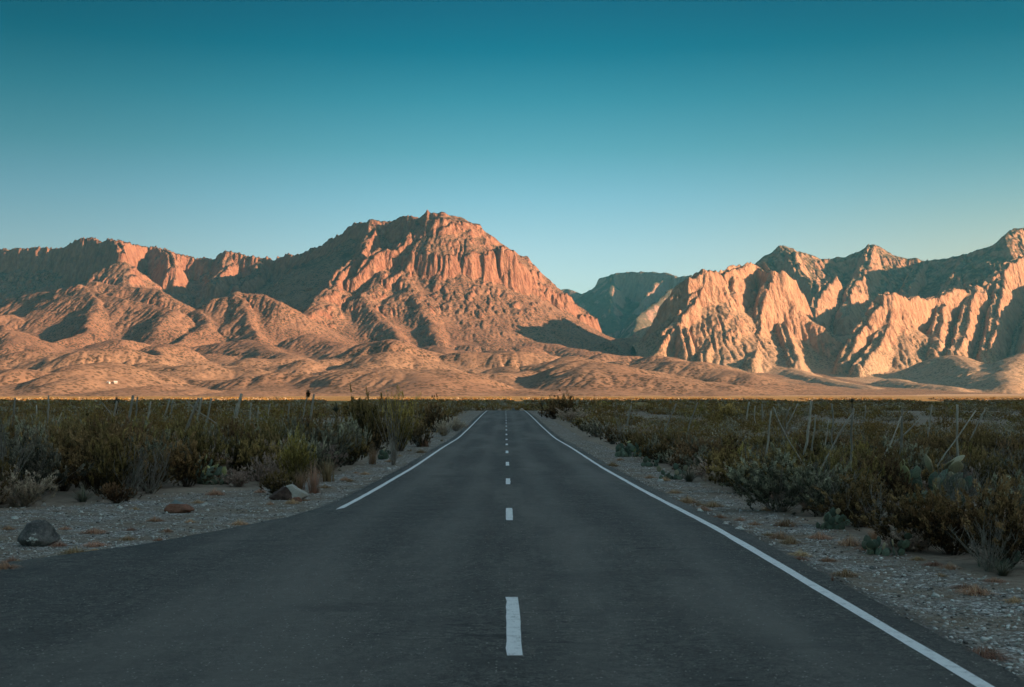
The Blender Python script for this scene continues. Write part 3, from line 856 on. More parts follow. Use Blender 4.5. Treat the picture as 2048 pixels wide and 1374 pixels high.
# ------------------------------------------------------------------ plants
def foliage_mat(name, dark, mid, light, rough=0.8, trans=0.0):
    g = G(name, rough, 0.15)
    t = g.attr('tip_light'); r = g.island(); o = g.objrand()
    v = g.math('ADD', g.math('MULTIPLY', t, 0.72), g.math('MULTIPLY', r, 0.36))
    c = g.ramp(v, [(0.1, dark), (0.55, mid), (1.0, light)])  # lit tops and shaded gaps put into the leaf colour
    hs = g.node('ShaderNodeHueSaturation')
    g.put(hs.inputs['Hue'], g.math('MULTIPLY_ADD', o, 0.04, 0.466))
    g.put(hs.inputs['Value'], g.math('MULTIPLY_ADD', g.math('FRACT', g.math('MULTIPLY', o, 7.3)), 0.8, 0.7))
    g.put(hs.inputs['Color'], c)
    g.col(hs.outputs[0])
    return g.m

def bark_mat(name, a, b):
    g = G(name, 0.9, 0.1)
    p = g.objco()
    g.col(g.mix(g.ss(g.noise(g.scale(p, (30, 30, 6)), 1.0, 4, .6), .35, .65), a, b))
    return g.m

OLIVE = foliage_mat('olive_leaves', (.016, .012, .005), (.060, .044, .014), (.44, .31, .105))
BROWN = foliage_mat('brown_olive_leaves', (.016, .011, .005), (.060, .040, .014), (.38, .26, .10))
SAGE = foliage_mat('grey_green_leaves', (.035, .036, .024), (.09, .087, .056), (.52, .47, .31))
YELLOW = foliage_mat('yellow_green_leaves', (.045, .033, .008), (.17, .125, .03), (.68, .50, .14))
STRAW = foliage_mat('dry_pale_leaves', (.12, .085, .055), (.34, .25, .17), (.66, .52, .38))
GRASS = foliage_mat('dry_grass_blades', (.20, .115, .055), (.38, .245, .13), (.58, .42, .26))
BLADE = foliage_mat('spiky_blades', (.06, .065, .045), (.13, .135, .095), (.30, .28, .19))
TWIG = bark_mat('dark_twigs', (.045, .035, .025), (.12, .095, .07))
GREYTWIG = bark_mat('grey_twigs', (.16, .14, .115), (.30, .26, .21))

def quads(c, a, b):
    """flat quads centred on c with half axes a and b"""
    V = np.stack([c - a - b, c + a - b * .6, c + a * 1.15 + b * .6, c - a + b], 1).reshape(-1, 3)
    Fc = np.arange(len(V)).reshape(-1, 4)
    return V, Fc

def unit(rs, n):
    v = rs.normal(size=(n, 3))
    return v / np.linalg.norm(v, axis=1, keepdims=True)

def curve(p0, p1, p2, t):
    t = t[..., None]
    return (1 - t) ** 2 * p0 + 2 * t * (1 - t) * p1 + t * t * p2

def tubes(P0, P1, P2, r0, r1, seg=4):
    """thin three-sided bent tubes"""
    n = len(P0)
    ts = np.linspace(0, 1, seg + 1)
    V = []
    for k, t in enumerate(ts):
        c = curve(P0, P1, P2, np.full(n, t))
        r = (r0 * (1 - t) + r1 * t)
        r = np.broadcast_to(r, (n,))
        for q in range(3):
            a = q * 2.0944
            V.append(c + np.stack([np.cos(a) * r, np.sin(a) * r, 0 * r], 1))
    V = np.stack(V, 1)                                  # n, (seg+1)*3, 3
    per = (seg + 1) * 3
    f = []
    for k in range(seg):
        for q in range(3):
            f.append((k * 3 + q, k * 3 + (q + 1) % 3, (k + 1) * 3 + (q + 1) % 3, (k + 1) * 3 + q))
    f = np.array(f)
    Fc = (f[None] + (np.arange(n) * per)[:, None, None]).reshape(-1, 4)
    return V.reshape(-1, 3), Fc

def shrub_arrays(H, R, nst, nleaf, leaf, seed, spread=1.0, bare=0.28, wisp=0.25, upright=0.0, flat=0.0):
    """a shrub of many stems from one base: returns stems and leaves"""
    rs = np.random.RandomState(seed)
    ph = rs.rand(nst) * 2 * np.pi
    u = np.sqrt(rs.rand(nst)) * spread
    lob = 1 + 0.28 * np.sin(ph * 3 + rs.rand() * 6) + 0.16 * np.sin(ph * 5 + rs.rand() * 6)
    hh = H * (1 - 0.42 * u ** 2) * (0.68 + 0.36 * rs.rand(nst)) * (1 + 0.12 * np.sin(ph * 2 + rs.rand() * 6))
    P0 = np.stack([np.cos(ph) * R * .10 * rs.rand(nst), np.sin(ph) * R * .10 * rs.rand(nst), np.zeros(nst) - .03], 1)
    P2 = np.stack([np.cos(ph) * R * u * lob, np.sin(ph) * R * u * lob, hh], 1)
    P1 = P0 * .4 + P2 * .45 + rs.normal(0, .06 * R, (nst, 3))
    P1[:, 2] = hh * (.45 + .2 * upright)
    sv = tubes(P0, P1, P2, .008 + .006 * rs.rand(nst), .0025)
    # leaves gather in sprays round points along each stem
    nsp = max(nst * 5, 20)
    si = rs.randint(0, nst, nsp)
    st = bare + (1 - bare) * rs.rand(nsp) ** .75
    sc = curve(P0[si], P1[si], P2[si], st) + rs.normal(0, .075 * R + .02, (nsp, 3)) * (0.35 + st)[:, None]
    sdir = (P2[si] - P1[si]); sdir /= np.linalg.norm(sdir, axis=1, keepdims=True) + 1e-6
    sdir = sdir * .6 + unit(rs, nsp) * .7
    sdir[:, 2] = sdir[:, 2] * (1 - flat) + .25 + upright * .5
    k = rs.randint(0, nsp, nleaf)
    along = rs.rand(nleaf)
    L = (.10 + .10 * rs.rand(nsp)) * (.5 + .5 * min(1.6, H))
    c = sc[k] + sdir[k] * (L[k] * along)[:, None] + rs.normal(0, .008 + .008 * H, (nleaf, 3))
    c[:, 2] = np.maximum(c[:, 2], .01)
    a = unit(rs, nleaf) * .6 + sdir[k] * .8
    a /= np.linalg.norm(a, axis=1, keepdims=True)
    b = np.cross(a, unit(rs, nleaf)); b /= np.linalg.norm(b, axis=1, keepdims=True) + 1e-6
    sz = leaf * (.55 + .9 * rs.rand(nleaf))[:, None]
    tone = rs.normal(0, .16, nsp)
    tip_light = np.clip(tone[k] + .25 * st[k] + .35 * along + .5 * np.clip(c[:, 2] / H, 0, 1) ** 1.5 + rs.normal(0, .06, nleaf), 0, 1)  # tips pale with new growth; the height term imitates light on the tops
    w = int(nleaf * wisp)
    ln = np.full((nleaf, 1), 1.0); wd = np.full((nleaf, 1), .5)
    ln[:w] = 2.6; wd[:w] = .16                           # some leaves are thin wisps
    lv = quads(c, a * sz * ln, b * sz * wd)
    return sv, lv, np.repeat(tip_light, 4)

def leaf_mesh(name, arr, mat, tip_light):
    me = npmesh(name, arr[0], arr[1], [mat])
    add_attr(me, 'tip_light', tip_light)
    return me

PROTO = {}
def make_shrub(key, mat, twig, H, R, nst, nleaf, leaf, seed, **kw):
    sv, lv, tip_light = shrub_arrays(H, R, nst, nleaf, leaf, seed, **kw)
    PROTO.setdefault(key, []).append((leaf_mesh('foliage', lv, mat, tip_light), npmesh('stem', sv[0], sv[1], [twig])))

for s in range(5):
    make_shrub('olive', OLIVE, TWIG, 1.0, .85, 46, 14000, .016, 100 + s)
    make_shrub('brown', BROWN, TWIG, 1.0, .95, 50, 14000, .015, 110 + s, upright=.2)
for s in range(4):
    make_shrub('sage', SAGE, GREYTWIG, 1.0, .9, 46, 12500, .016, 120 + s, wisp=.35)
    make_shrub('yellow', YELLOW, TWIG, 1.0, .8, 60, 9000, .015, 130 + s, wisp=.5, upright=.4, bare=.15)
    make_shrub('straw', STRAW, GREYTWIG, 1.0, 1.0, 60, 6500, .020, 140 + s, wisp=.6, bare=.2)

CNT = {}
SPECIES = {'olive': 'olive_shrub', 'brown': 'brown_shrub', 'sage': 'grey_green_shrub', 'yellow': 'yellow_green_shrub', 'straw': 'dry_shrub'}
def shrub(key, x, y, h, w, label, group, rz=None, name=None, cat='shrub', z=None):
    v = PROTO[key]
    i = CNT.get(key, 0); CNT[key] = i + 1
    fol, stm = v[i % len(v)]
    rnd = random.Random(int(x * 131 + y * 977) + i)
    root = empty(name or SPECIES[key], (x, y, float(ground_z(x, y)) - .02 if z is None else z), rnd.random() * 6.28 if rz is None else rz)
    f = bpy.data.objects.new('foliage', fol); link(f, root)
    s = bpy.data.objects.new('stem', stm); link(s, root)
    sc = (w / 1.7, w / 1.7 * (0.85 + .3 * rnd.random()), h)
    f.scale = sc; s.scale = sc
    tag(root, label, cat, group)
    return root

def blades(n, H, R, w, seed, droop=.3, up=1.0, base=.1):
    """a tuft of narrow blades"""
    rs = np.random.RandomState(seed)
    ph = rs.rand(n) * 2 * np.pi
    u = rs.rand(n) ** .7
    P0 = np.stack([np.cos(ph), np.sin(ph), 0 * ph], 1) * (R * base * rs.rand(n))[:, None]
    h = H * (.55 + .5 * rs.rand(n)) * (1 - .5 * u * (1 - up * .6))
    P2 = np.stack([np.cos(ph) * R * u, np.sin(ph) * R * u, h * (1 - droop * u)], 1)
    P1 = P0 * .5 + P2 * .35; P1[:, 2] = h * .62
    ts = np.linspace(0, 1, 5)
    side = np.stack([-np.sin(ph), np.cos(ph), 0 * ph], 1)
    V = []; tip_light = []
    for t in ts:
        c = curve(P0, P1, P2, np.full(n, t))
        ww = w * (1 - .85 * t)
        V += [c - side * ww, c + side * ww]; tip_light += [np.full(n, t)] * 2
    V = np.stack(V, 1); tip_light = np.stack(tip_light, 1)
    f = np.array([(2 * k, 2 * k + 1, 2 * k + 3, 2 * k + 2) for k in range(4)])
    Fc = (f[None] + (np.arange(n) * 10)[:, None, None]).reshape(-1, 4)
    return V.reshape(-1, 3), Fc, tip_light.ravel()

def blade_mesh(name, mat, *a, **k):
    V, Fc, t = blades(*a, **k)
    me = npmesh(name, V, Fc, [mat]); add_attr(me, 'tip_light', t)
    return me

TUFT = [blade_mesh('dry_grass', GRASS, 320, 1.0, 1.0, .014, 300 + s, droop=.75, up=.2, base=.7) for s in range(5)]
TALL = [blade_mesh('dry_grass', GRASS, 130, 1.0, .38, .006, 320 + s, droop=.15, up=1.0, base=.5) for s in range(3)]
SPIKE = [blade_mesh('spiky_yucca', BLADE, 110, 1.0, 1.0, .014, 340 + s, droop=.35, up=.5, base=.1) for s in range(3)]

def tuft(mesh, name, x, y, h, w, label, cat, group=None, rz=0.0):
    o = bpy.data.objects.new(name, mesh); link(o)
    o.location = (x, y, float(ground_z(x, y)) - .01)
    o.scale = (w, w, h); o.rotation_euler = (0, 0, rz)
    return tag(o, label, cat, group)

# ---- prickly pears
def pad_mat(name, a, b, rim):
    g = G(name, 0.6, 0.3)
    p = g.objco()
    c = g.mix(g.ss(g.noise(p, 9.0, 4, .6), .35, .65), a, b)
    c = g.mix(g.ss(g.voro(p, 34.0), .18, .08, 0, .8), c, rim)
    hs = g.node('ShaderNodeHueSaturation'); g.put(hs.inputs['Color'], c)
    g.put(hs.inputs['Value'], g.math('MULTIPLY_ADD', g.objrand(), .7, .65))
    g.col(hs.outputs[0])
    g.nrm(g.bump(g.voro(p, 34.0), -.006, .6))
    return g.m
PAD = pad_mat('cactus_green', (.085, .115, .075), (.15, .185, .125), (.34, .33, .24))
PADY = pad_mat('cactus_yellow', (.30, .28, .10), (.42, .38, .16), (.45, .40, .22))
PADT = pad_mat('cactus_tan', (.30, .24, .14), (.38, .32, .19), (.42, .36, .22))

def pad_mesh(name, mat, seed):
    rs = np.random.RandomState(seed)
    nu, nv = 16, 9
    V = []
    for j in range(nv + 1):
        t = j / nv
        zz = t
        wd = .5 * math.sin(math.pi * min(1, max(0, t)) ** .8) ** .75 if 0 < t < 1 else 0
        wd *= .62 + .22 * t
        th = .5 * math.sin(math.pi * t) ** .6 * .19 if 0 < t < 1 else 0
        for i in range(nu):
            a = 2 * math.pi * i / nu
            V.append((math.cos(a) * wd * 1.25, math.sin(a) * th, zz))
    V = np.array(V) + 0
    V[:, 1] += .04 * np.sin(V[:, 2] * 3 + seed) 
    Fc = [(j * nu + i, j * nu + (i + 1) % nu, (j + 1) * nu + (i + 1) % nu, (j + 1) * nu + i) for j in range(nv) for i in range(nu)]
    return npmesh(name, V, np.array(Fc), [mat], smooth=True)
PADS = {k: [pad_mesh('pad', m, s) for s in range(3)] for k, m in (('g', PAD), ('y', PADY), ('t', PADT))}

def prickly_pear(x, y, w, h, n, label, seed, yellow=0, tan=0, z=None):
    rnd = random.Random(seed)
    root = empty('prickly_pear', (x, y, float(ground_z(x, y)) if z is None else z))
    tag(root, label, 'cactus', 'prickly pears beside the road')
    pads = []
    n = int(n * 1.7)
    nb = max(3, n // 2)
    size0 = min(.42, h * .42)
    for k in range(n):
        s = size0 * rnd.uniform(.75, 1.15)
        if k < nb:
            r = w * .5 * math.sqrt(rnd.random()) * .85; a = rnd.random() * 6.28
            p = Vector((r * math.cos(a), r * math.sin(a) * .7, -.02))
            tilt = Euler((rnd.uniform(-.45, .45), rnd.uniform(-.5, .5), rnd.random() * 3.14))
        else:
            q, tq, sq = rnd.choice(pads[:max(nb, int(len(pads) * .8))])
            a = rnd.uniform(-1.0, 1.0)
            loc = Vector((math.sin(a) * .42 * sq, 0, (.55 + .40 * math.cos(a)) * sq))
            p = q + tq.to_matrix() @ loc
            tilt = Euler((tq.x + rnd.uniform(-.4, .4), tq.y * .6 + a * .55 + rnd.uniform(-.2, .2), tq.z + rnd.uniform(-.7, .7)))
            if p.z > h * .75: s *= .7
        pads.append((p, tilt, s))
        kind = 'y' if k >= n - yellow else ('t' if k >= n - yellow - tan else 'g')
        o = bpy.data.objects.new('pad', rnd.choice(PADS[kind])); link(o, root)
        o.location = p; o.rotation_euler = tilt; o.scale = (s, s, s)
        if kind == 'y': o['label'] = 'pale yellow green cactus pad'
        elif kind == 't': o['label'] = 'dry tan cactus pad'
    return root

def gx(px, d): return (px - CX) / F * d
# ------------------------------------------------------------------ placing the plants
def dist_of(py, it=12):
    """distance at which the plain beside the road shows at height py of the photo"""
    d = 30.0
    for _ in range(it):
        d = 0.5 * d + 0.5 * F * (CAMH - float(smooth_interp(d)) + .03) / (py - HY)
    return d

TAKEN = []
def free(x, y, r):
    return all((x - a) ** 2 + (y - b) ** 2 > (r + q) ** 2 for a, b, q in TAKEN)

HAND = [
 # px, base py, height, width, kind, label
 (62, 1000, 1.45, 1.9, 'sage', 'grey green shrub with drooping sprays at the left edge, behind the dark boulder'),
 (-40, 990, 1.7, 2.0, 'sage', 'grey green shrub cut off by the left edge of the photo'),
 (205, 988, 1.42, 2.3, 'brown', 'very dark brown shrub between the grey green shrub and the gravel clearing'),
 (232, 1006, .42, .8, 'brown', 'low dark shrub at the edge of the gravel, beside the spiky yucca'),
 (305, 962, 1.25, 1.9, 'brown', 'brown olive shrub just left of the big prickly pear'),
 (432, 930, 1.15, 2.0, 'brown', 'dark brown shrub right behind the big prickly pear'),
 (520, 962, 1.20, 1.5, 'olive', 'dark green shrub between the big prickly pear and the yellow green shrub'),
 (598, 974, 1.42, 1.35, 'yellow', 'bright yellow green shrub above the two-tone boulder'),
 (556, 990, .55, 1.0, 'brown', 'low dark shrub right behind the two-tone boulder'),
 (662, 940, 1.30, 1.6, 'sage', 'grey green feathery shrub right of the yellow green shrub'),
 (700, 930, 1.05, 1.3, 'olive', 'olive shrub behind the tall upright dry grass'),
 (735, 905, 2.75, 2.3, 'olive', 'tallest olive shrub left of the road, standing above the horizon'),
 (800, 902, 2.7, 2.4, 'yellow', 'tall yellowish olive shrub next to the road, below the bare branches'),
 (838, 893, 1.35, 1.8, 'brown', 'round brown shrub with pale dry skirts at the left shoulder'),
 (886, 872, 1.25, 1.5, 'straw', 'tall pale dry shrub on the left shoulder, well down the road'),
 (912, 862, 1.1, 1.6, 'straw', 'pale dry shrub behind the tall pale one on the left shoulder'),
 (868, 864, 2.3, 2.6, 'olive', 'dark olive shrub behind the pale dry ones on the left shoulder'),
 (1122, 834, 2.9, 5.2, 'olive', 'broad olive shrub rising above the skyline just right of the road end'),
 (1148, 845, 1.5, 3.6, 'straw', 'broad pale tan shrub in front of the skyline shrub right of the road end'),
 (1108, 838, 1.6, 3.2, 'brown', 'dark shrub nearest to the road end on its right side'),
 (1168, 862, 1.25, 2.6, 'olive', 'dark olive shrub below the broad pale tan shrub'),
 (1196, 874, 1.25, 2.5, 'sage', 'rounded grey brown shrub on the right shoulder'),
 (1284, 886, 1.0, 2.0, 'straw', 'yellowish dry shrub behind the row of prickly pears'),
 (1225, 888, .95, 1.7, 'brown', 'low brown shrub on the right shoulder before the prickly pears'),
 (1330, 912, 1.0, 2.1, 'brown', 'wide dark brown shrub above the prickly pears on the right shoulder'),
 (1420, 935, .95, 2.2, 'brown', 'wide dark brown shrub next to the spiky plant right of the road'),
 (1455, 845, 1.9, 4.2, 'yellow', 'large mustard brown round shrub out on the right plain'),
 (1490, 985, .95, 1.7, 'olive', 'dark olive shrub left of the feathery grey shrub'),
 (1560, 1022, 1.12, 1.9, 'sage', 'large feathery grey green shrub right of the road'),
 (1640, 1030, .95, 1.3, 'sage', 'grey shrub with pale bent twigs above a small prickly pear'),
 (1722, 1052, .82, 1.5, 'brown', 'dark brown shrub between the two near prickly pears'),
 (1838, 1092, .86, 1.4, 'brown', 'near black shrub beside the low dry grey bush on the right'),
 (1905, 1105, .80, 1.2, 'olive', 'dark open shrub with bare lower branches at the right gravel edge'),
 (2010, 1130, .98, 1.5, 'brown', 'very dark shrub at the right edge of the photo'),
 (1822, 1100, .34, .7, 'straw', 'low dry grey bush just right of the front prickly pear'),
]
for px, py, h, w, k, lab in HAND:
    d = dist_of(py)
    x = gx(px, d)
    r = w * .36
    g_, o_ = float(gravel_width(x, d)), float(off_road(x, d))
    shrub(k, x, d, h, w, lab, 'desert shrubs along the road')
    TAKEN.append((x, d, r))

PEARS = [
 # px, base py, width, height, pads, yellow, tan, label
 (410, 968, 1.45, .72, 32, 6, 0, 'big prickly pear with a few yellow pads left of the road'),
 (762, 918, .55, .62, 7, 0, 2, 'small upright prickly pear beside the tall dry grass left of the road'),
 (1262, 913, 1.5, .70, 26, 2, 0, 'widest prickly pear on the right shoulder, with a pale pad on top'),
 (1302, 932, .85, .45, 13, 0, 1, 'small round prickly pear at the foot of the widest one'),
 (1346, 958, .9, .45, 13, 0, 3, 'dark prickly pear with tan pads beside the spiky plant'),
 (1656, 1056, .60, .34, 15, 0, 2, 'small prickly pear in front of the bent pale twigs'),
 (1770, 1106, .58, .32, 19, 0, 5, 'front prickly pear with pale tan pads on the right gravel edge'),
 (1985, 1132, .55, .36, 10, 0, 0, 'dark green prickly pear under the shrub at the right edge'),
 (1868, 1003, 1.5, 1.25, 34, 4, 10, 'large pale prickly pear out among the shrubs on the right'),
]
for i, (px, py, w, h, n, yl, tn, lab) in enumerate(PEARS):
    d = dist_of(py); x = gx(px, d)
    prickly_pear(x, d, w, h, n, lab, 40 + i, yl, tn)
    TAKEN.append((x, d, w * .45))
for d_ in (25.5, 24, 22.5, 21): TAKEN.append((gx(1868, d_), float(d_), .95))      # open ground in front of the two large ones
for d_ in (32, 30, 28, 26): TAKEN.append((gx(410, d_), float(d_), .95))

# spiky plants and grasses
for i, (px, py, h, w, lab) in enumerate([
        (165, 1003, .50, .62, 'grey spiky yucca at the edge of the left gravel clearing'),
        (1378, 962, .62, .75, 'spiky yucca with pale upright blades at the right gravel edge'),
        (2005, 1148, .28, .40, 'dark little spiky plant at the right edge of the photo')]):
    d = dist_of(py); x = gx(px, d)
    tuft(SPIKE[i % 3], 'spiky_yucca', x, d, h, w, lab, 'yucca', rz=i * 1.3)
    TAKEN.append((x, d, w * .6))
for i, (px, py, h, w, lab) in enumerate([
        (745, 928, 1.0, .9, 'tall upright tan grass clump next to the small left prickly pear'),
        (628, 985, .95, .85, 'tall tan grass clump right of the two-tone boulder'),
        (655, 962, .85, 1.4, 'leaning tan grass clump behind the tall one by the boulder'),
        (600, 978, .7, .8, 'tan grass at the foot of the yellow green shrub'),
        (850, 893, .75, 1.5, 'pale grass clump under the round brown shrub, left shoulder'),
        (1790, 1090, .30, .5, 'pale dry stalks behind the front prickly pear'),
        (1748, 1078, .28, .45, 'thin pale stalks left of the front prickly pear'),
        (1665, 1168, .13, .09, 'lone pale yellow grass tuft on the gravel next to the right edge line')]):
    d = dist_of(py); x = gx(px, d)
    tuft(TALL[i % 3], 'grass_clump', x, d, h, w, lab, 'grass', rz=i * 2.1)

# low tufts spread over the gravel
LOW = [(25, 1125), (75, 1128), (118, 1090), (50, 1142), (130, 1058), (188, 1065), (262, 1060), (310, 1042), (380, 1043), (335, 1062), (318, 1080), (255, 1078),
       (190, 1090), (150, 1105), (480, 1048), (300, 983), (430, 990), (520, 985), (612, 1000), (585, 1006), (540, 1008), (650, 975), (690, 960), (730, 948), (712, 945), (780, 923), (800, 912),
       (842, 905), (700, 962), (15, 1060), (225, 1100), (395, 1005), (270, 1020),
       (1225, 932), (1240, 920), (1300, 955), (1330, 960), (1375, 1005), (1400, 1010), (1425, 1012), (1350, 985), (1440, 1035), (1480, 1040), (1510, 1048), (1535, 1020), (1570, 1050),
       (1580, 1085), (1600, 1110), (1640, 1075), (1560, 1075), (1700, 1088), (1740, 1098), (1655, 1120), (1690, 1150), (1835, 1118), (1868, 1128), (1900, 1135), (1880, 1150), (1950, 1185), (1990, 1160), (1930, 1175), (2030, 1200),
       (1905, 1312), (1560, 1120), (1505, 1070), (1380, 1020)]
rnd = random.Random(12)
for i, (px, py) in enumerate(LOW):
    d = dist_of(py); x = gx(px, d)
    if float(off_road(x, d)) < .12: x += .25 * (1 if px > 1000 else -1)
    side = 'left' if px < 1000 else 'right'
    w = rnd.uniform(.11, .26) * (1 + d / 60)
    tuft(TUFT[i % 5], 'grass_tuft', x, d, w * rnd.uniform(.40, .65), w,
         'small flat tan grass tuft on the pale gravel %s of the road' % side, 'grass', 'dry grass tufts on the %s gravel' % side, rz=rnd.random() * 6)

# the dense scrub on both sides, each shrub by itself as far as they can be told apart
rnd = random.Random(77)
KL = {'olive': 'dark olive shrub in the dense scrub %s of the road', 'brown': 'brownish olive shrub in the dense scrub %s of the road',
      'sage': 'grey green shrub in the dense scrub %s of the road', 'straw': 'pale dry shrub in the dense scrub %s of the road',
      'yellow': 'yellow green shrub in the dense scrub %s of the road'}
NK = {}
cand = []
for _ in range(26000):
    y = 13 + 49 * math.sqrt(rnd.random())
    x = (rnd.random() * 2 - 1) * (.43 * y + 3)
    cand.append((y, x))
cand.sort()
for y, x in cand:
    right = x > float(road_x(y))
    o_, g_ = float(off_road(x, y)), float(gravel_width(x, y))
    n_ = float(perlin(x / 9.0, y / 9.0, 61))
    if right:
        h = rnd.uniform(.55, 1.0) + .15 * n_; w = rnd.uniform(1.0, 1.9)
        k = rnd.choices(['olive', 'brown', 'straw', 'sage', 'yellow'], [.27, .36, .19, .14, .04])[0]
    else:
        h = rnd.uniform(.75, 1.65) + .2 * n_; w = rnd.uniform(1.2, 2.4)
        k = rnd.choices(['olive', 'brown', 'straw', 'sage', 'yellow'], [.30, .37, .14, .16, .03])[0]
    if k == 'straw': h *= .62; w *= .8
    if o_ < g_ + w * .42 + .1: continue
    r = w * (.34 if not right else .37)
    if y < 45 and not free(x, y, r): continue
    if y >= 45 and not free(x, y, r * 1.12): continue
    if NK.get(k, 0) >= 240: continue
    if y > 26 and float(perlin(x / 7.0, y / 11.0, 71)) < (-.28 if right else -.42): continue
    NK[k] = NK.get(k, 0) + 1
    side = 'right' if right else 'left'
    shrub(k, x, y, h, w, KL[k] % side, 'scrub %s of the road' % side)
    TAKEN.append((x, y, r))
print('shrubs', NK, time.time() - T0)

# farther off the scrub reads as one mass
def scrub_mat():
    g = G('scrub_leaves', 0.85, 0.1)
    t = g.attr('tip_light'); r = g.island()
    v = g.math('ADD', g.math('MULTIPLY', t, .6), g.math('MULTIPLY', r, .4))
    tone = g.attr('tone')
    d = g.ramp(tone, [(0, (.022, .017, .006)), (.35, (.025, .016, .006)), (.6, (.045, .042, .027)), (.8, (.12, .09, .06)), (1, (.05, .04, .01))])
    l = g.ramp(tone, [(0, (.40, .235, .075)), (.35, (.36, .205, .07)), (.6, (.50, .43, .30)), (.8, (.62, .48, .35)), (1, (.44, .32, .09))])
    g.col(g.mix(v, d, l))  # golden lit tips over near black gaps, put into the leaf colour
    return g.m
def scrub():
    rs = np.random.RandomState(91)
    VV, FF, TT, TO = [], [], [], []
    base = 0
    for (y0, y1, area, nl, leaf, h0, h1, wid) in ((61, 130, 3.4, 260, .045, .7, 1.35, 1.7), (130, 240, 5.0, 110, .075, .7, 1.4, 1.9), (240, 600, 12.0, 34, .16, .8, 1.6, 2.4), (600, 1460, 52.0, 14, .34, .9, 1.8, 4.0)):
        tmpl = []
        for q in range(6):
            _, lv, tip_light = shrub_arrays(1.0, .85, 30, nl, leaf, 500 + q, wisp=.2)
            tmpl.append((lv[0], lv[1], tip_light))
        A = .86 * (y1 * y1 - y0 * y0) / 2 + 68 * (y1 - y0)
        n = int(A / area)
        for _ in range(n):
            y = math.sqrt(rs.rand() * (y1 * y1 - y0 * y0) + y0 * y0)
            x = (rs.rand() * 2 - 1) * (.43 * y + 34)
            if y < 360 and float(off_road(x, y)) < float(gravel_width(x, y)) + 1.0: continue
            if float(perlin(x / (7.0 + y * .03), y / (11.0 + y * .12), 71)) < (-.28 if x > 0 else -.40): continue
            lv, fc, tip_light = tmpl[rs.randint(6)]
            a = rs.rand() * 6.28; s = wid / 1.7 * rs.uniform(.7, 1.3); h = rs.uniform(h0, h1)
            tone = rs.choice([0.0, .3, .6, .8, 1.0], p=[.22, .28, .19, .21, .10]) + rs.uniform(-.05, .05)
            if .7 < tone < .9: h *= .65
            elif 85 < y < 420 and rs.rand() < .07: h *= rs.uniform(1.3, 1.65); s *= 1.3
            if x > 0 and y < 240: h *= .82
            ca, sa_ = math.cos(a) * s, math.sin(a) * s
            V = np.stack([lv[:, 0] * ca - lv[:, 1] * sa_ + x, lv[:, 0] * sa_ + lv[:, 1] * ca + y, lv[:, 2] * h], 1)
            VV.append(V); FF.append(fc + base); TT.append(tip_light); TO.append(np.full(len(V), tone)); base += len(V)
        # seat every plant of the band on the plain
    V = np.concatenate(VV)
    cx = np.concatenate([np.full(len(v), v[:, 0].mean()) for v in VV]); cy = np.concatenate([np.full(len(v), v[:, 1].mean()) for v in VV])
    V[:, 2] += ground_z(cx, cy)
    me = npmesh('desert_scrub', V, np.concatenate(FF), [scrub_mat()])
    add_attr(me, 'tip_light', np.concatenate(TT)); add_attr(me, 'tone', np.concatenate(TO))
    o = bpy.data.objects.new('desert_scrub', me); link(o); o['kind'] = 'stuff'
scrub()
print('scrub', time.time() - T0)

# thin bare plants that stand above the rest
def wands(name, px, py, d, n, H, R, label, cat, seed):
    rs = np.random.RandomState(seed)
    ph = rs.rand(n) * 6.28; u = .25 + .75 * rs.rand(n)
    P0 = np.zeros((n, 3)); P0[:, :2] = rs.normal(0, .04, (n, 2))
    P2 = np.stack([np.cos(ph) * R * u, np.sin(ph) * R * u, H * (1 - .3 * u) * (.75 + .3 * rs.rand(n))], 1)
    P1 = P0 * .4 + P2 * .5 + rs.normal(0, .08, (n, 3)); P1[:, 2] = P2[:, 2] * .55
    m = n * 4
    k = rs.randint(0, n, m); t = .35 + .6 * rs.rand(m)
    Q0 = curve(P0[k], P1[k], P2[k], t)
    Q2 = Q0 + unit(rs, m) * .22 + np.array([0, 0, .22]); Q1 = (Q0 + Q2) / 2 + rs.normal(0, .04, (m, 3))
    a = tubes(P0, P1, P2, .016, .006); b = tubes(Q0, Q1, Q2, .007, .003)
    V = np.concatenate([a[0], b[0]]); Fc = np.concatenate([a[1], b[1] + len(a[0])])
    o = bpy.data.objects.new(name, npmesh(name, V, Fc, [GREYTWIG])); link(o)
    x = gx(px, d); o.location = (x, d, float(ground_z(x, d)) - .03)
    tag(o, label, cat, 'bare thin plants')
wands('bare_shrub', 787, 0, 47.5, 16, 2.95, .9, 'leafless grey shrub rising behind the tall shrubs left of the road', 'shrub', 1)
wands('bare_shrub', 1245, 0, 70, 12, 2.5, 1.3, 'thin leafless branches against the pale plain right of the road', 'shrub', 2)
wands('bare_shrub', 1565, 0, 62, 14, 2.4, 1.2, 'leafless shrub reaching over the skyline behind the leaning posts on the right', 'shrub', 4)
wands('bare_shrub', 1690, 0, 23.5, 12, .95, .8, 'fallen pale bent twigs beside the feathery grey shrub on the right', 'shrub', 3)
wands('bare_shrub', 8, 0, 27, 18, 2.15, .8, 'tall wispy bare shrub at the very left edge', 'shrub', 6)

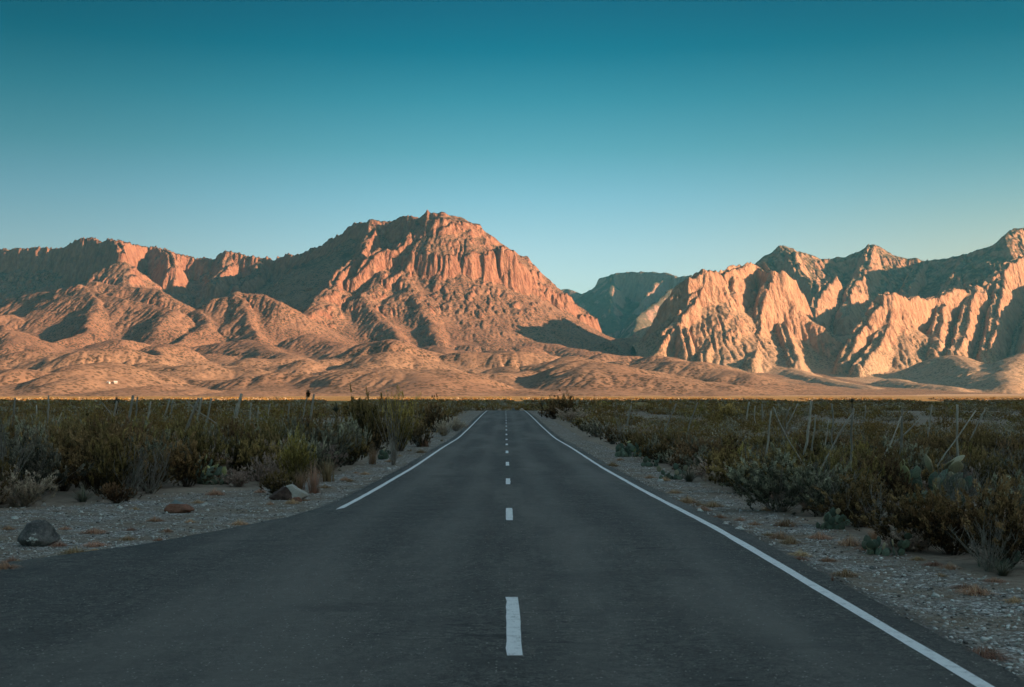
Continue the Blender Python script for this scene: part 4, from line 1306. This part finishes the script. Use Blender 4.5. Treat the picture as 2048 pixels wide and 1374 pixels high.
# dead shrubs of bare grey twigs among the living ones
def dead_mesh(seed):
    rs = np.random.RandomState(seed)
    n = 26
    ph = rs.rand(n) * 6.28; u = .2 + .8 * rs.rand(n)
    P0 = np.zeros((n, 3)); P0[:, :2] = rs.normal(0, .03, (n, 2))
    P2 = np.stack([np.cos(ph) * .75 * u, np.sin(ph) * .75 * u, (1 - .45 * u) * (.7 + .35 * rs.rand(n))], 1)
    P1 = P0 * .4 + P2 * .5 + rs.normal(0, .07, (n, 3)); P1[:, 2] = P2[:, 2] * .5
    m = n * 9
    k = rs.randint(0, n, m); t = .3 + .65 * rs.rand(m)
    Q0 = curve(P0[k], P1[k], P2[k], t)
    Q2 = Q0 + unit(rs, m) * .16 + np.array([0, 0, .10]); Q1 = (Q0 + Q2) / 2 + rs.normal(0, .03, (m, 3))
    a = tubes(P0, P1, P2, .010, .004); b = tubes(Q0, Q1, Q2, .0045, .002, 3)
    return npmesh('bare_shrub', np.concatenate([a[0], b[0]]), np.concatenate([a[1], b[1] + len(a[0])]), [GREYTWIG])
DEAD = [dead_mesh(s) for s in range(4)]
rnd = random.Random(5)
nd = 0
while nd < 46:
    y = 14 + 40 * rnd.random(); x = (rnd.random() * 2 - 1) * .42 * y
    o_, g_ = float(off_road(x, y)), float(gravel_width(x, y))
    if o_ < g_ + .25: continue
    side = 'right' if x > 0 else 'left'
    b = bpy.data.objects.new('bare_shrub', DEAD[nd % 4]); link(b)
    h = rnd.uniform(.8, 1.35) * (1.25 if side == 'left' else .95)
    b.location = (x, y, float(ground_z(x, y)) - .02); b.scale = (h, h, h); b.rotation_euler = (rnd.uniform(-.15, .15), rnd.uniform(-.15, .15), rnd.random() * 6)
    tag(b, 'dead shrub of bare grey twigs in the scrub %s of the road' % side, 'shrub', 'dead shrubs %s of the road' % side)
    nd += 1

# small tree yuccas that stand up on the skyline
def tree_yucca(px, d, h, label, seed):
    x = gx(px, d); g0 = float(ground_z(x, d))
    root = empty('tree_yucca', (x, d, g0)); tag(root, label, 'yucca', 'tree yuccas on the skyline')
    tb = tubes(np.array([[0, 0, -.1]]), np.array([[.05, 0, h * .4]]), np.array([[.0, 0, h * .75]]), .12, .10, 6)
    link(bpy.data.objects.new('trunk', npmesh('trunk', tb[0], tb[1], [TWIG])), root)
    V, Fc, t = blades(150, h * .45, h * .38, .03, seed, droop=.5, up=.5, base=.08)
    V[:, 2] += h * .62
    me = npmesh('leaf_head', V, Fc, [BLADE]); add_attr(me, 'tip_light', t * .4)
    link(bpy.data.objects.new('leaf_head', me), root)
tree_yucca(233, 150, 2.7, 'tree yucca on the skyline above the post with a slanting stay', 1)
tree_yucca(672, 120, 2.3, 'tree yucca on the skyline left of the tallest olive shrub', 2)
tree_yucca(1704, 190, 2.4, 'tree yucca on the skyline behind the tallest grey post', 3)
tree_yucca(1083, 165, 2.1, 'dark tree yucca just right of the road end', 4)

# ------------------------------------------------------------------ posts
def wood():
    g = G('weathered_wood', 0.9, 0.15)
    p = g.objco()
    n = g.noise(g.scale(p, (40, 40, 3)), 1.0, 5, .65)
    c = g.ramp(n, [(.3, (.14, .12, .09)), (.5, (.34, .29, .23)), (.75, (.54, .47, .38))])
    hs = g.node('ShaderNodeHueSaturation'); g.put(hs.inputs['Color'], c); g.put(hs.inputs['Value'], g.math('MULTIPLY_ADD', g.objrand(), .6, .75))
    g.col(hs.outputs[0]); g.nrm(g.bump(n, .01, .8))
    return g.m
WOOD = wood()
def pole_mesh(name, a, b, r0, r1, seed):
    """a slightly crooked weathered pole from a to b"""
    rs = np.random.RandomState(seed)
    a = np.array(a, float); b = np.array(b, float)
    ax = (b - a) / np.linalg.norm(b - a)
    e1 = np.cross(ax, [0.3, 1, 0.1]); e1 /= np.linalg.norm(e1); e2 = np.cross(ax, e1)
    nr, ns = 9, 8
    bend = rs.normal(0, .018, (nr, 2)).cumsum(0) * np.linalg.norm(b - a) / 2
    V = []
    for k in range(nr):
        t = k / (nr - 1)
        c = a + (b - a) * t + e1 * bend[k, 0] * math.sin(math.pi * t) + e2 * bend[k, 1] * math.sin(math.pi * t)
        r = r0 * (1 - t) + r1 * t
        for q in range(ns):
            w = q * 2 * math.pi / ns
            rr = r * (1 + .14 * rs.randn())
            V.append(c + (e1 * math.cos(w) + e2 * math.sin(w)) * rr + (ax * r * rs.uniform(-.5, 1.2) if k == nr - 1 else 0))
    top = len(V); V.append(a + (b - a) * 1.004)
    Fc = [(k * ns + q, k * ns + (q + 1) % ns, (k + 1) * ns + (q + 1) % ns, (k + 1) * ns + q) for k in range(nr - 1) for q in range(ns)]
    Fc += [((nr - 1) * ns + q, (nr - 1) * ns + (q + 1) % ns, top, top) for q in range(0, ns)]
    me = bpy.data.meshes.new(name)
    me.from_pydata([tuple(v) for v in V], [], [f if f[2] != f[3] else f[:3] for f in Fc]); me.materials.append(WOOD)
    for pl in me.polygons: pl.use_smooth = True
    return me

POSTS = [
 # top px, py; foot px, py (where it shows); thickness in photo pixels; brace (top, foot) or None; label
 (30, 797, 19, 877, 6, None, 'grey post leaning right at the left edge of the photo'),
 (73, 810, 73, 844, 4, None, 'thin upright post second from the left edge'),
 (97, 792, 95, 844, 4.5, None, 'upright grey post third from the left edge'),
 (234, 803, 227, 850, 5, (206, 806, 227, 830), 'leaning post with a thin slanting stay on its left side'),
 (266, 792, 257, 841, 7, None, 'thick pale post leaning right, next after the post with a stay'),
 (275, 794, 274, 832, 4, None, 'thin upright post just behind the thick pale post'),
 (301, 804, 298, 832, 5, None, 'short upright post left of the two slim leaning posts'),
 (339, 798, 331, 829, 5, None, 'slim leaning post, left one of a close pair'),
 (346, 799, 344, 822, 4, None, 'slim post, right one of a close pair'),
 (397, 797, 368, 871, 8, None, 'longest steeply leaning post left of the road'),
 (403, 797, 394, 835, 6, None, 'post standing right behind the longest leaning post'),
 (423, 797, 415, 835, 5, (373, 801, 421, 838), 'leaning post crossed by a long thin slanting pole'),
 (483, 788, 471, 835, 8, None, 'tall thick post leaning right, darker at its top'),
 (474, 808, 469, 835, 5, None, 'short post touching the tall thick post'),
 (503, 806, 501, 838, 4, None, 'thin upright post right of the tall thick post'),
 (517, 815, 516, 829, 4, None, 'very short post between two thin upright posts'),
 (540, 809, 535, 834, 4, None, 'thin leaning post left of the yellow green shrub'),
 (579, 806, 577, 830, 4, None, 'thin upright post behind the yellow green shrub'),
 (628, 789, 621, 838, 6, None, 'dark topped post beside the knobbed stalk'),
 (1262, 812, 1256, 845, 6, None, 'pale post nearest to the road on its right side'),
 (1352, 808, 1334, 853, 5, None, 'long pale post leaning strongly right above the prickly pears'),
 (1395, 805, 1382, 845, 4.5, None, 'leaning post left of the mustard brown shrub'),
 (1498, 805, 1493, 832, 5, None, 'pale leaning post at the right side of the mustard brown shrub'),
 (1510, 813, 1511, 836, 4, None, 'small upright post behind the dark upright one'),
 (1524, 808, 1524, 832, 5, None, 'short upright post, next right of the small one'),
 (1542, 822, 1534, 888, 6, (1546, 814, 1568, 856), 'dark upright post with a bright slanting brace on its right'),
 (1595, 808, 1581, 842, 4.5, None, 'leaning post left of the brightest tall post'),
 (1580, 815, 1573, 830, 4, None, 'tiny leaning post between two bigger leaning posts'),
 (1623, 802, 1613, 877, 8, None, 'brightest tall pale post, leaning right, in the right scrub'),
 (1631, 830, 1627, 872, 5, None, 'short dark post at the foot of the brightest tall post'),
 (1663, 808, 1661, 870, 5, (1657, 839, 1651, 862), 'upright post with a short stick leaning at its foot'),
 (1707, 818, 1704, 919, 7.5, (1704, 826, 1680, 866), 'tallest grey post with a long brace down to its left'),
 (1731, 811, 1729, 826, 4, None, 'tiny far post behind the tallest braced post'),
 (1804, 819, 1799, 886, 8, (1801, 833, 1790, 852), 'thick blue grey post with a short brace on its left'),
 (1842, 837, 1815, 864, 5, None, 'short fallen pole leaning low to the right'),
 (1864, 810, 1857, 862, 5, None, 'slim upright post between the fallen pole and the thick dark post'),
 (1915, 810, 1917, 898, 8, (1949, 822, 1920, 864), 'thick dark post with a long brace rising to its right'),
 (1970, 819, 1951, 859, 4.5, None, 'thin leaning pole nearest to the right edge'),
]
for i, (tx, ty, fx, fy, th, br, lab) in enumerate(POSTS):
    right = fx > 1000
    d = (3250 if not right else 3050) / max(8, (fy - HY) * 1.0) if fy > 838 else 100 + (838 - fy) * 2.2
    d = min(max(d, 27), 140)
    x = gx(fx, d)
    g0 = float(ground_z(x, d))
    zt = CAMH + (HY - ty) / F * d
    zf = CAMH + (HY - fy) / F * d
    slope = (tx - fx) / max(1, (fy - ty))                 # lean to the side
    zb = g0 - .25
    T = (gx(tx, d) - x, 0.0, zt - g0)
    B = (gx(fx, d) - x - slope * (zf - zb), 0.0, zb - g0)
    r = max(.022, th / F * d / 2 * (.64 if right else .78))
    if br:
        root = empty('wooden_post', (x, d, g0))
        tag(root, lab, 'post', 'weathered posts in the scrub')
        o = bpy.data.objects.new('post', pole_mesh('post', B, T, r * 1.08, r * .9, 600 + i)); link(o, root)
        bx, by, cx_, cy_ = br
        a = (gx(cx_, d) - x, -.12, CAMH + (HY - cy_) / F * d - g0); b = (gx(bx, d) - x, -.02 - r, CAMH + (HY - by) / F * d - g0)
        k_ = (a[2] + .15) / max(.1, (b[2] - a[2]))
        a = tuple(p + (p - q) * k_ for p, q in zip(a, b))
        o2 = bpy.data.objects.new('brace', pole_mesh('brace', a, b, max(.02, r * .6), max(.018, r * .5), 700 + i)); link(o2, root)
    else:
        o = bpy.data.objects.new('wooden_post', pole_mesh('wooden_post', B, T, r * 1.08, r * .9, 600 + i)); link(o)
        o.location = (x, d, g0)
        tag(o, lab, 'post', 'weathered posts in the scrub')

# the stalk with a dark knob
def knob_stalk():
    d = 92.0; x = gx(602, d); g0 = float(ground_z(x, d))
    root = empty('flower_stalk', (x, d, g0)); tag(root, 'slanting dry flower stalk with a dark seed head against the hills', 'stalk')
    T = (gx(615, d) - x, 0, CAMH + (HY - 790) / F * d - g0)
    o = bpy.data.objects.new('stalk', pole_mesh('stalk', (-.15, 0, -.2), T, .06, .04, 801)); link(o, root)
    rs = np.random.RandomState(8)
    n = 700
    c = np.array(T) + rs.normal(0, 1, (n, 3)) * np.array([.06, .06, .11]) + np.array([.03, 0, .06])
    a = unit(rs, n) * .03; b = unit(rs, n) * .02
    lv = quads(c, a, b)
    h = bpy.data.objects.new('seed_head', leaf_mesh('seed_head', lv, OLIVE, np.full(n * 4, .15))); link(h, root)
knob_stalk()

# ------------------------------------------------------------------ rocks
def rock_mat(name, a, b, patch, amount, pscale=3.0):
    g = G(name, 0.85, 0.2)
    p = g.objco()
    n = g.noise(p, 5.0, 6, .65); f = g.noise(p, 38.0, 4, .65)
    c = g.mix(g.ss(n, .35, .65), a, b)
    c = g.mix(g.ss(f, .5, .75, 0, .5), c, tuple(min(1, v * 1.7) for v in b))
    c = g.mix(g.ss(f, .45, .25, 0, .6), c, tuple(v * .5 for v in a))
    m = g.attr('patch')
    m = g.ss(g.math('ADD', m, g.math('MULTIPLY', g.math('SUBTRACT', g.noise(p, pscale, 5, .6), .5), amount)), .42, .56)
    c = g.mix(m, c, g.mix(g.ss(f, .3, .7), tuple(v * .75 for v in patch), patch))
    g.col(c); b_ = g.bump(n, .04, .6); g.nrm(g.bump(f, .008, .7, b_))
    return g.m

def boulder(name, x, y, size, mat, seed, label, cat, patch=None, group=None, facets=7, sink=.12, rz=0.0, z=None, taper=0.1, lean=0.0):
    """a rock: a ball cut by random planes, then roughened"""
    rs = np.random.RandomState(seed)
    nu, nv = 40, 24
    V = []
    for j in range(nv + 1):
        t = math.pi * j / nv
        for i in range(nu):
            w = 2 * math.pi * i / nu
            V.append((math.sin(t) * math.cos(w), math.sin(t) * math.sin(w), math.cos(t)))
    V = np.array(V)
    for k in range(facets + 6):
        n = rs.normal(size=3); n[2] = abs(n[2]) * .8; n /= np.linalg.norm(n)
        h = rs.uniform(.5, .88)
        dd = V @ n - h
        V = V - np.outer(np.maximum(dd, 0) * .96, n)
    r = 1 + .13 * perlin(V[:, 0] * 1.7 + V[:, 2] * 1.3 + seed, V[:, 1] * 1.7 - V[:, 2], seed) + .06 * perlin(V[:, 0] * 5 + V[:, 2] * 4 + seed, V[:, 1] * 5, seed + 3)
    V = V * r[:, None]
    tt = np.clip(V[:, 2] + .4, 0, 1.4)
    V[:, 0] = V[:, 0] * (1 - taper * tt) + lean * tt; V[:, 1] *= 1 - taper * tt
    pt = patch(V) if patch else np.zeros(len(V))
    V = V * np.array(size) / 2
    V[:, 2] += size[2] * (.5 - sink)
    Fc = np.array([(j * nu + i, (j + 1) * nu + i, (j + 1) * nu + (i + 1) % nu, j * nu + (i + 1) % nu) for j in range(nv) for i in range(nu)])
    me = npmesh(name, V, Fc, [mat], smooth=True)
    add_attr(me, 'patch', pt)
    o = bpy.data.objects.new(name, me); link(o)
    o.location = (x, y, float(ground_z(x, y)) if z is None else z); o.rotation_euler = (0, 0, rz)
    return tag(o, label, cat, group)

R_DARK = rock_mat('dark_stone', (.055, .056, .054), (.17, .155, .14), (.62, .60, .54), 1.5, 17.0)
R_RED = rock_mat('rust_stone', (.17, .075, .045), (.24, .115, .075), (.22, .25, .24), .4)
R_TWO = rock_mat('two_tone_stone', (.055, .032, .025), (.12, .075, .058), (.45, .41, .35), .45)
R_TAN = rock_mat('tan_stone', (.34, .25, .18), (.48, .36, .27), (.4, .3, .2), .1)
R_PALE = rock_mat('pale_stone', (.40, .38, .34), (.62, .59, .54), (.3, .28, .25), .5)
R_GREY = rock_mat('grey_stone', (.10, .095, .09), (.20, .185, .17), (.3, .28, .25), .5)
def at(px, py):
    d = dist_of(py); return gx(px, d), d
x, y = at(64, 1092); boulder('boulder', x, y + .2, (.64, .55, .50), R_DARK, 21, 'dark grey boulder with white lichen spots at the left edge of the gravel', 'boulder',
        patch=lambda V: np.clip(.72 - 1.5 * np.hypot(V[:, 0] - .05, V[:, 2] + .30) * np.where(V[:, 1] < 0, 1, 5), -1, 1), facets=8, taper=.42, lean=.05)
x, y = at(350, 1026); boulder('boulder', x, y + .2, (.66, .5, .30), R_RED, 33, 'low rust red boulder with a grey top in the middle of the left gravel', 'boulder',
        patch=lambda V: (V[:, 2] - .30) * 2.0 + .3, facets=5, taper=.5, lean=-.12)
x, y = at(571, 1000); boulder('boulder', x, y + .25, (.95, .6, .40), R_TWO, 45, 'two-tone boulder, dark in front and pale on its right side', 'boulder',
        patch=lambda V: (V[:, 0] - .12 + .35 * np.clip(V[:, 2], 0, 1) + .30 * V[:, 1]) * 2.2 + .5, facets=5, taper=.22, lean=.1)
x, y = at(600, 1002); boulder('boulder', x - .05, y - .05, (.24, .2, .15), R_RED, 47, 'small rusty stone leaning on the right foot of the two-tone boulder', 'stone', facets=5)
for i, (px, w, lab) in enumerate([(999, .95, 'tan boulder left of the dashes where the road ends'), (1027, 1.1, 'dull brown boulder right of the dashes where the road ends'), (1044, 1.15, 'brightest tan boulder at the right end of the road')]):
    d = 245.0; x = gx(px, d)
    boulder('boulder', x, d, (w, w * .8, w * .8), [R_TAN, R_GREY, R_TAN][i], 60 + i, lab, 'boulder', z=CAMH + (HY - 823) / F * d)
STN = [(88, 1010, .10), (162, 1026, .085), (200, 1030, .07), (240, 1017, .10), (405, 1012, .10), (412, 1008, .085), (415, 1020, .07), (532, 1022, .085), (335, 1073, .07), (1320, 962, .16), (1480, 1062, .13), (1535, 1068, .12),
       (1580, 1050, .08), (778, 938, .14), (1870, 1190, .075), (1540, 1092, .06), (1745, 1135, .08), (30, 1040, .11), (120, 1018, .06), (280, 1010, .07), (1450, 1052, .10), (1400, 1025, .12)]
for i, (px, py, s) in enumerate(STN):
    x, y = at(px, py)
    side = 'left' if px < 1000 else 'right'
    dark = i in (8, 16)
    boulder('stone', x, y, (s * 1.3, s, s * .75), R_GREY if dark else R_PALE, 80 + i,
            ('dark stone at the asphalt edge %s of the road' if dark else 'fist sized pale stone on the gravel %s of the road') % side, 'stone', group='loose stones on the %s gravel' % side, facets=6, sink=.2)

def gravel_stones():
    rs = np.random.RandomState(4)
    ico = []
    for q in range(8):
        v = unit(rs, 14); v[:, 2] *= .7
        import bmesh
        bm = bmesh.new()
        for p in v: bm.verts.new(p)
        bmesh.ops.convex_hull(bm, input=bm.verts)
        bmesh.ops.triangulate(bm, faces=bm.faces)
        bm.verts.index_update()
        keep = [w for w in bm.verts if w.link_faces]
        idx = {w: k for k, w in enumerate(keep)}
        ico.append((np.array([w.co[:] for w in keep]), np.array([[idx[w] for w in f.verts] for f in bm.faces])))
        bm.free()
    VV, FF, TT = [], [], []; base = 0
    n = 0
    while n < 15000:
        y = 9.5 + 75 * rs.rand() ** 1.7
        x = float(road_x(y)) + (rs.rand() * 2 - 1) * min(14, .43 * y + 2)
        o = float(off_road(x, y)); gw = float(gravel_width(x, y))
        if o < .02 or o > gw * 1.15: continue
        v, f = ico[rs.randint(8)]
        s = .007 + .020 * rs.rand() ** 3 + (.02 * rs.rand() if rs.rand() < .04 else 0)
        a = rs.rand() * 6.28
        c, s_ = math.cos(a) * s, math.sin(a) * s
        VV.append(np.stack([v[:, 0] * c - v[:, 1] * s_ + x, v[:, 0] * s_ + v[:, 1] * c + y, v[:, 2] * s * .8 + s * .35], 1))
        FF.append(f + base); base += len(v); TT.append(np.full(len(v), rs.rand()))
        n += 1
    V = np.concatenate(VV)
    V[:, 2] += ground_z(V[:, 0], V[:, 1])
    g = G('gravel_stone', .9, .15)
    g.col(g.ramp(g.attr('tone'), [(0, (.10, .09, .08)), (.3, (.32, .28, .24)), (.65, (.52, .49, .44)), (1, (.80, .77, .72))]))
    me = npmesh('gravel', V, np.concatenate(FF), [g.m]); add_attr(me, 'tone', np.concatenate(TT))
    o = bpy.data.objects.new('gravel', me); link(o); o['kind'] = 'stuff'
gravel_stones()

# ------------------------------------------------------------------ two white houses on the far hills
def house(px, py, d, w, dp, h, rh, rz, label):
    x = gx(px, d)
    z = land_z(x, d)
    g = bpy.data.materials.get('white_plaster')
    if g is None:
        q = G('white_plaster', .8, .2); q.col(q.mix(q.ss(q.noise(q.objco(), .8, 4, .6), .4, .7), (.42, .40, .37), (.52, .50, .46))); g = q.m
        q = G('pale_roof', .7, .3); q.col(q.mix(q.ss(q.noise(q.objco(), 1.2, 4, .6), .4, .7), (.40, .38, .36), (.50, .48, .45)))
        q = G('dark_window', .2, .5); q.col((.03, .035, .04))
    root = empty('house', (x, d, z - .5), rz); tag(root, label, 'house', 'white houses on the hills')
    a, b = w / 2, dp / 2
    V = [(-a, -b, 0), (a, -b, 0), (a, b, 0), (-a, b, 0), (-a, -b, h), (a, -b, h), (a, b, h), (-a, b, h), (-a, 0, h + rh), (a, 0, h + rh)]
    me = bpy.data.meshes.new('wall'); me.from_pydata(V, [], [(0, 1, 5, 4), (1, 2, 6, 9, 5), (2, 3, 7, 6), (3, 0, 4, 8, 7)]); me.materials.append(g)
    link(bpy.data.objects.new('wall', me), root)
    e = .5; t = .18
    sl = rh / b
    R = []
    for s in (-1, 1):
        R += [(-a - e, s * (b + e), h - e * sl + .02), (a + e, s * (b + e), h - e * sl + .02), (a + e, 0, h + rh + .02), (-a - e, 0, h + rh + .02)]
    R2 = [(p[0], p[1], p[2] + t) for p in R]
    fs = []
    for o_ in (0, 4):
        f0 = [o_, o_ + 1, o_ + 2, o_ + 3]; f1 = [k + 8 for k in f0]
        fs += [f0[::-1], f1]
        fs += [(f0[k], f0[(k + 1) % 4], f1[(k + 1) % 4], f1[k]) for k in range(4)]
    me = bpy.data.meshes.new('roof'); me.from_pydata(R + R2, [], fs); me.materials.append(bpy.data.materials['pale_roof'])
    link(bpy.data.objects.new('roof', me), root)
    for k in (-1, 1):
        wx = k * a * .5
        me = bpy.data.meshes.new('window'); me.from_pydata([(wx - .5, -b - .03, 1.0), (wx + .5, -b - .03, 1.0), (wx + .5, -b - .03, 2.1), (wx - .5, -b - .03, 2.1),
            (wx - .5, -b + .02, 1.0), (wx + .5, -b + .02, 1.0), (wx + .5, -b + .02, 2.1), (wx - .5, -b + .02, 2.1)], [], [(0, 1, 2, 3), (1, 5, 6, 2), (5, 4, 7, 6), (4, 0, 3, 7), (3, 2, 6, 7), (4, 5, 1, 0)])
        me.materials.append(bpy.data.materials['dark_window']); link(bpy.data.objects.new('window', me), root)
def spot(px, py, d0=2000, d1=3600):
    """nearest place on the hills that shows at this pixel"""
    for d in np.arange(d0, d1, 6.0):
        x = gx(px, d)
        if land_z(x, d) >= CAMH + (HY - py) / F * d: return d
    return d1
d = spot(229, 769); house(231, 769, d + 4, 5.5, 4.5, 2.3, 2.0, .5, 'tiny white gabled house on the left hills, the right one of two')
d = spot(219, 769); house(217, 769, d + 4, 4.5, 4, 2.2, 1.5, -.3, 'tiny white house on the left hills, the left one of two')
print('done', time.time() - T0)
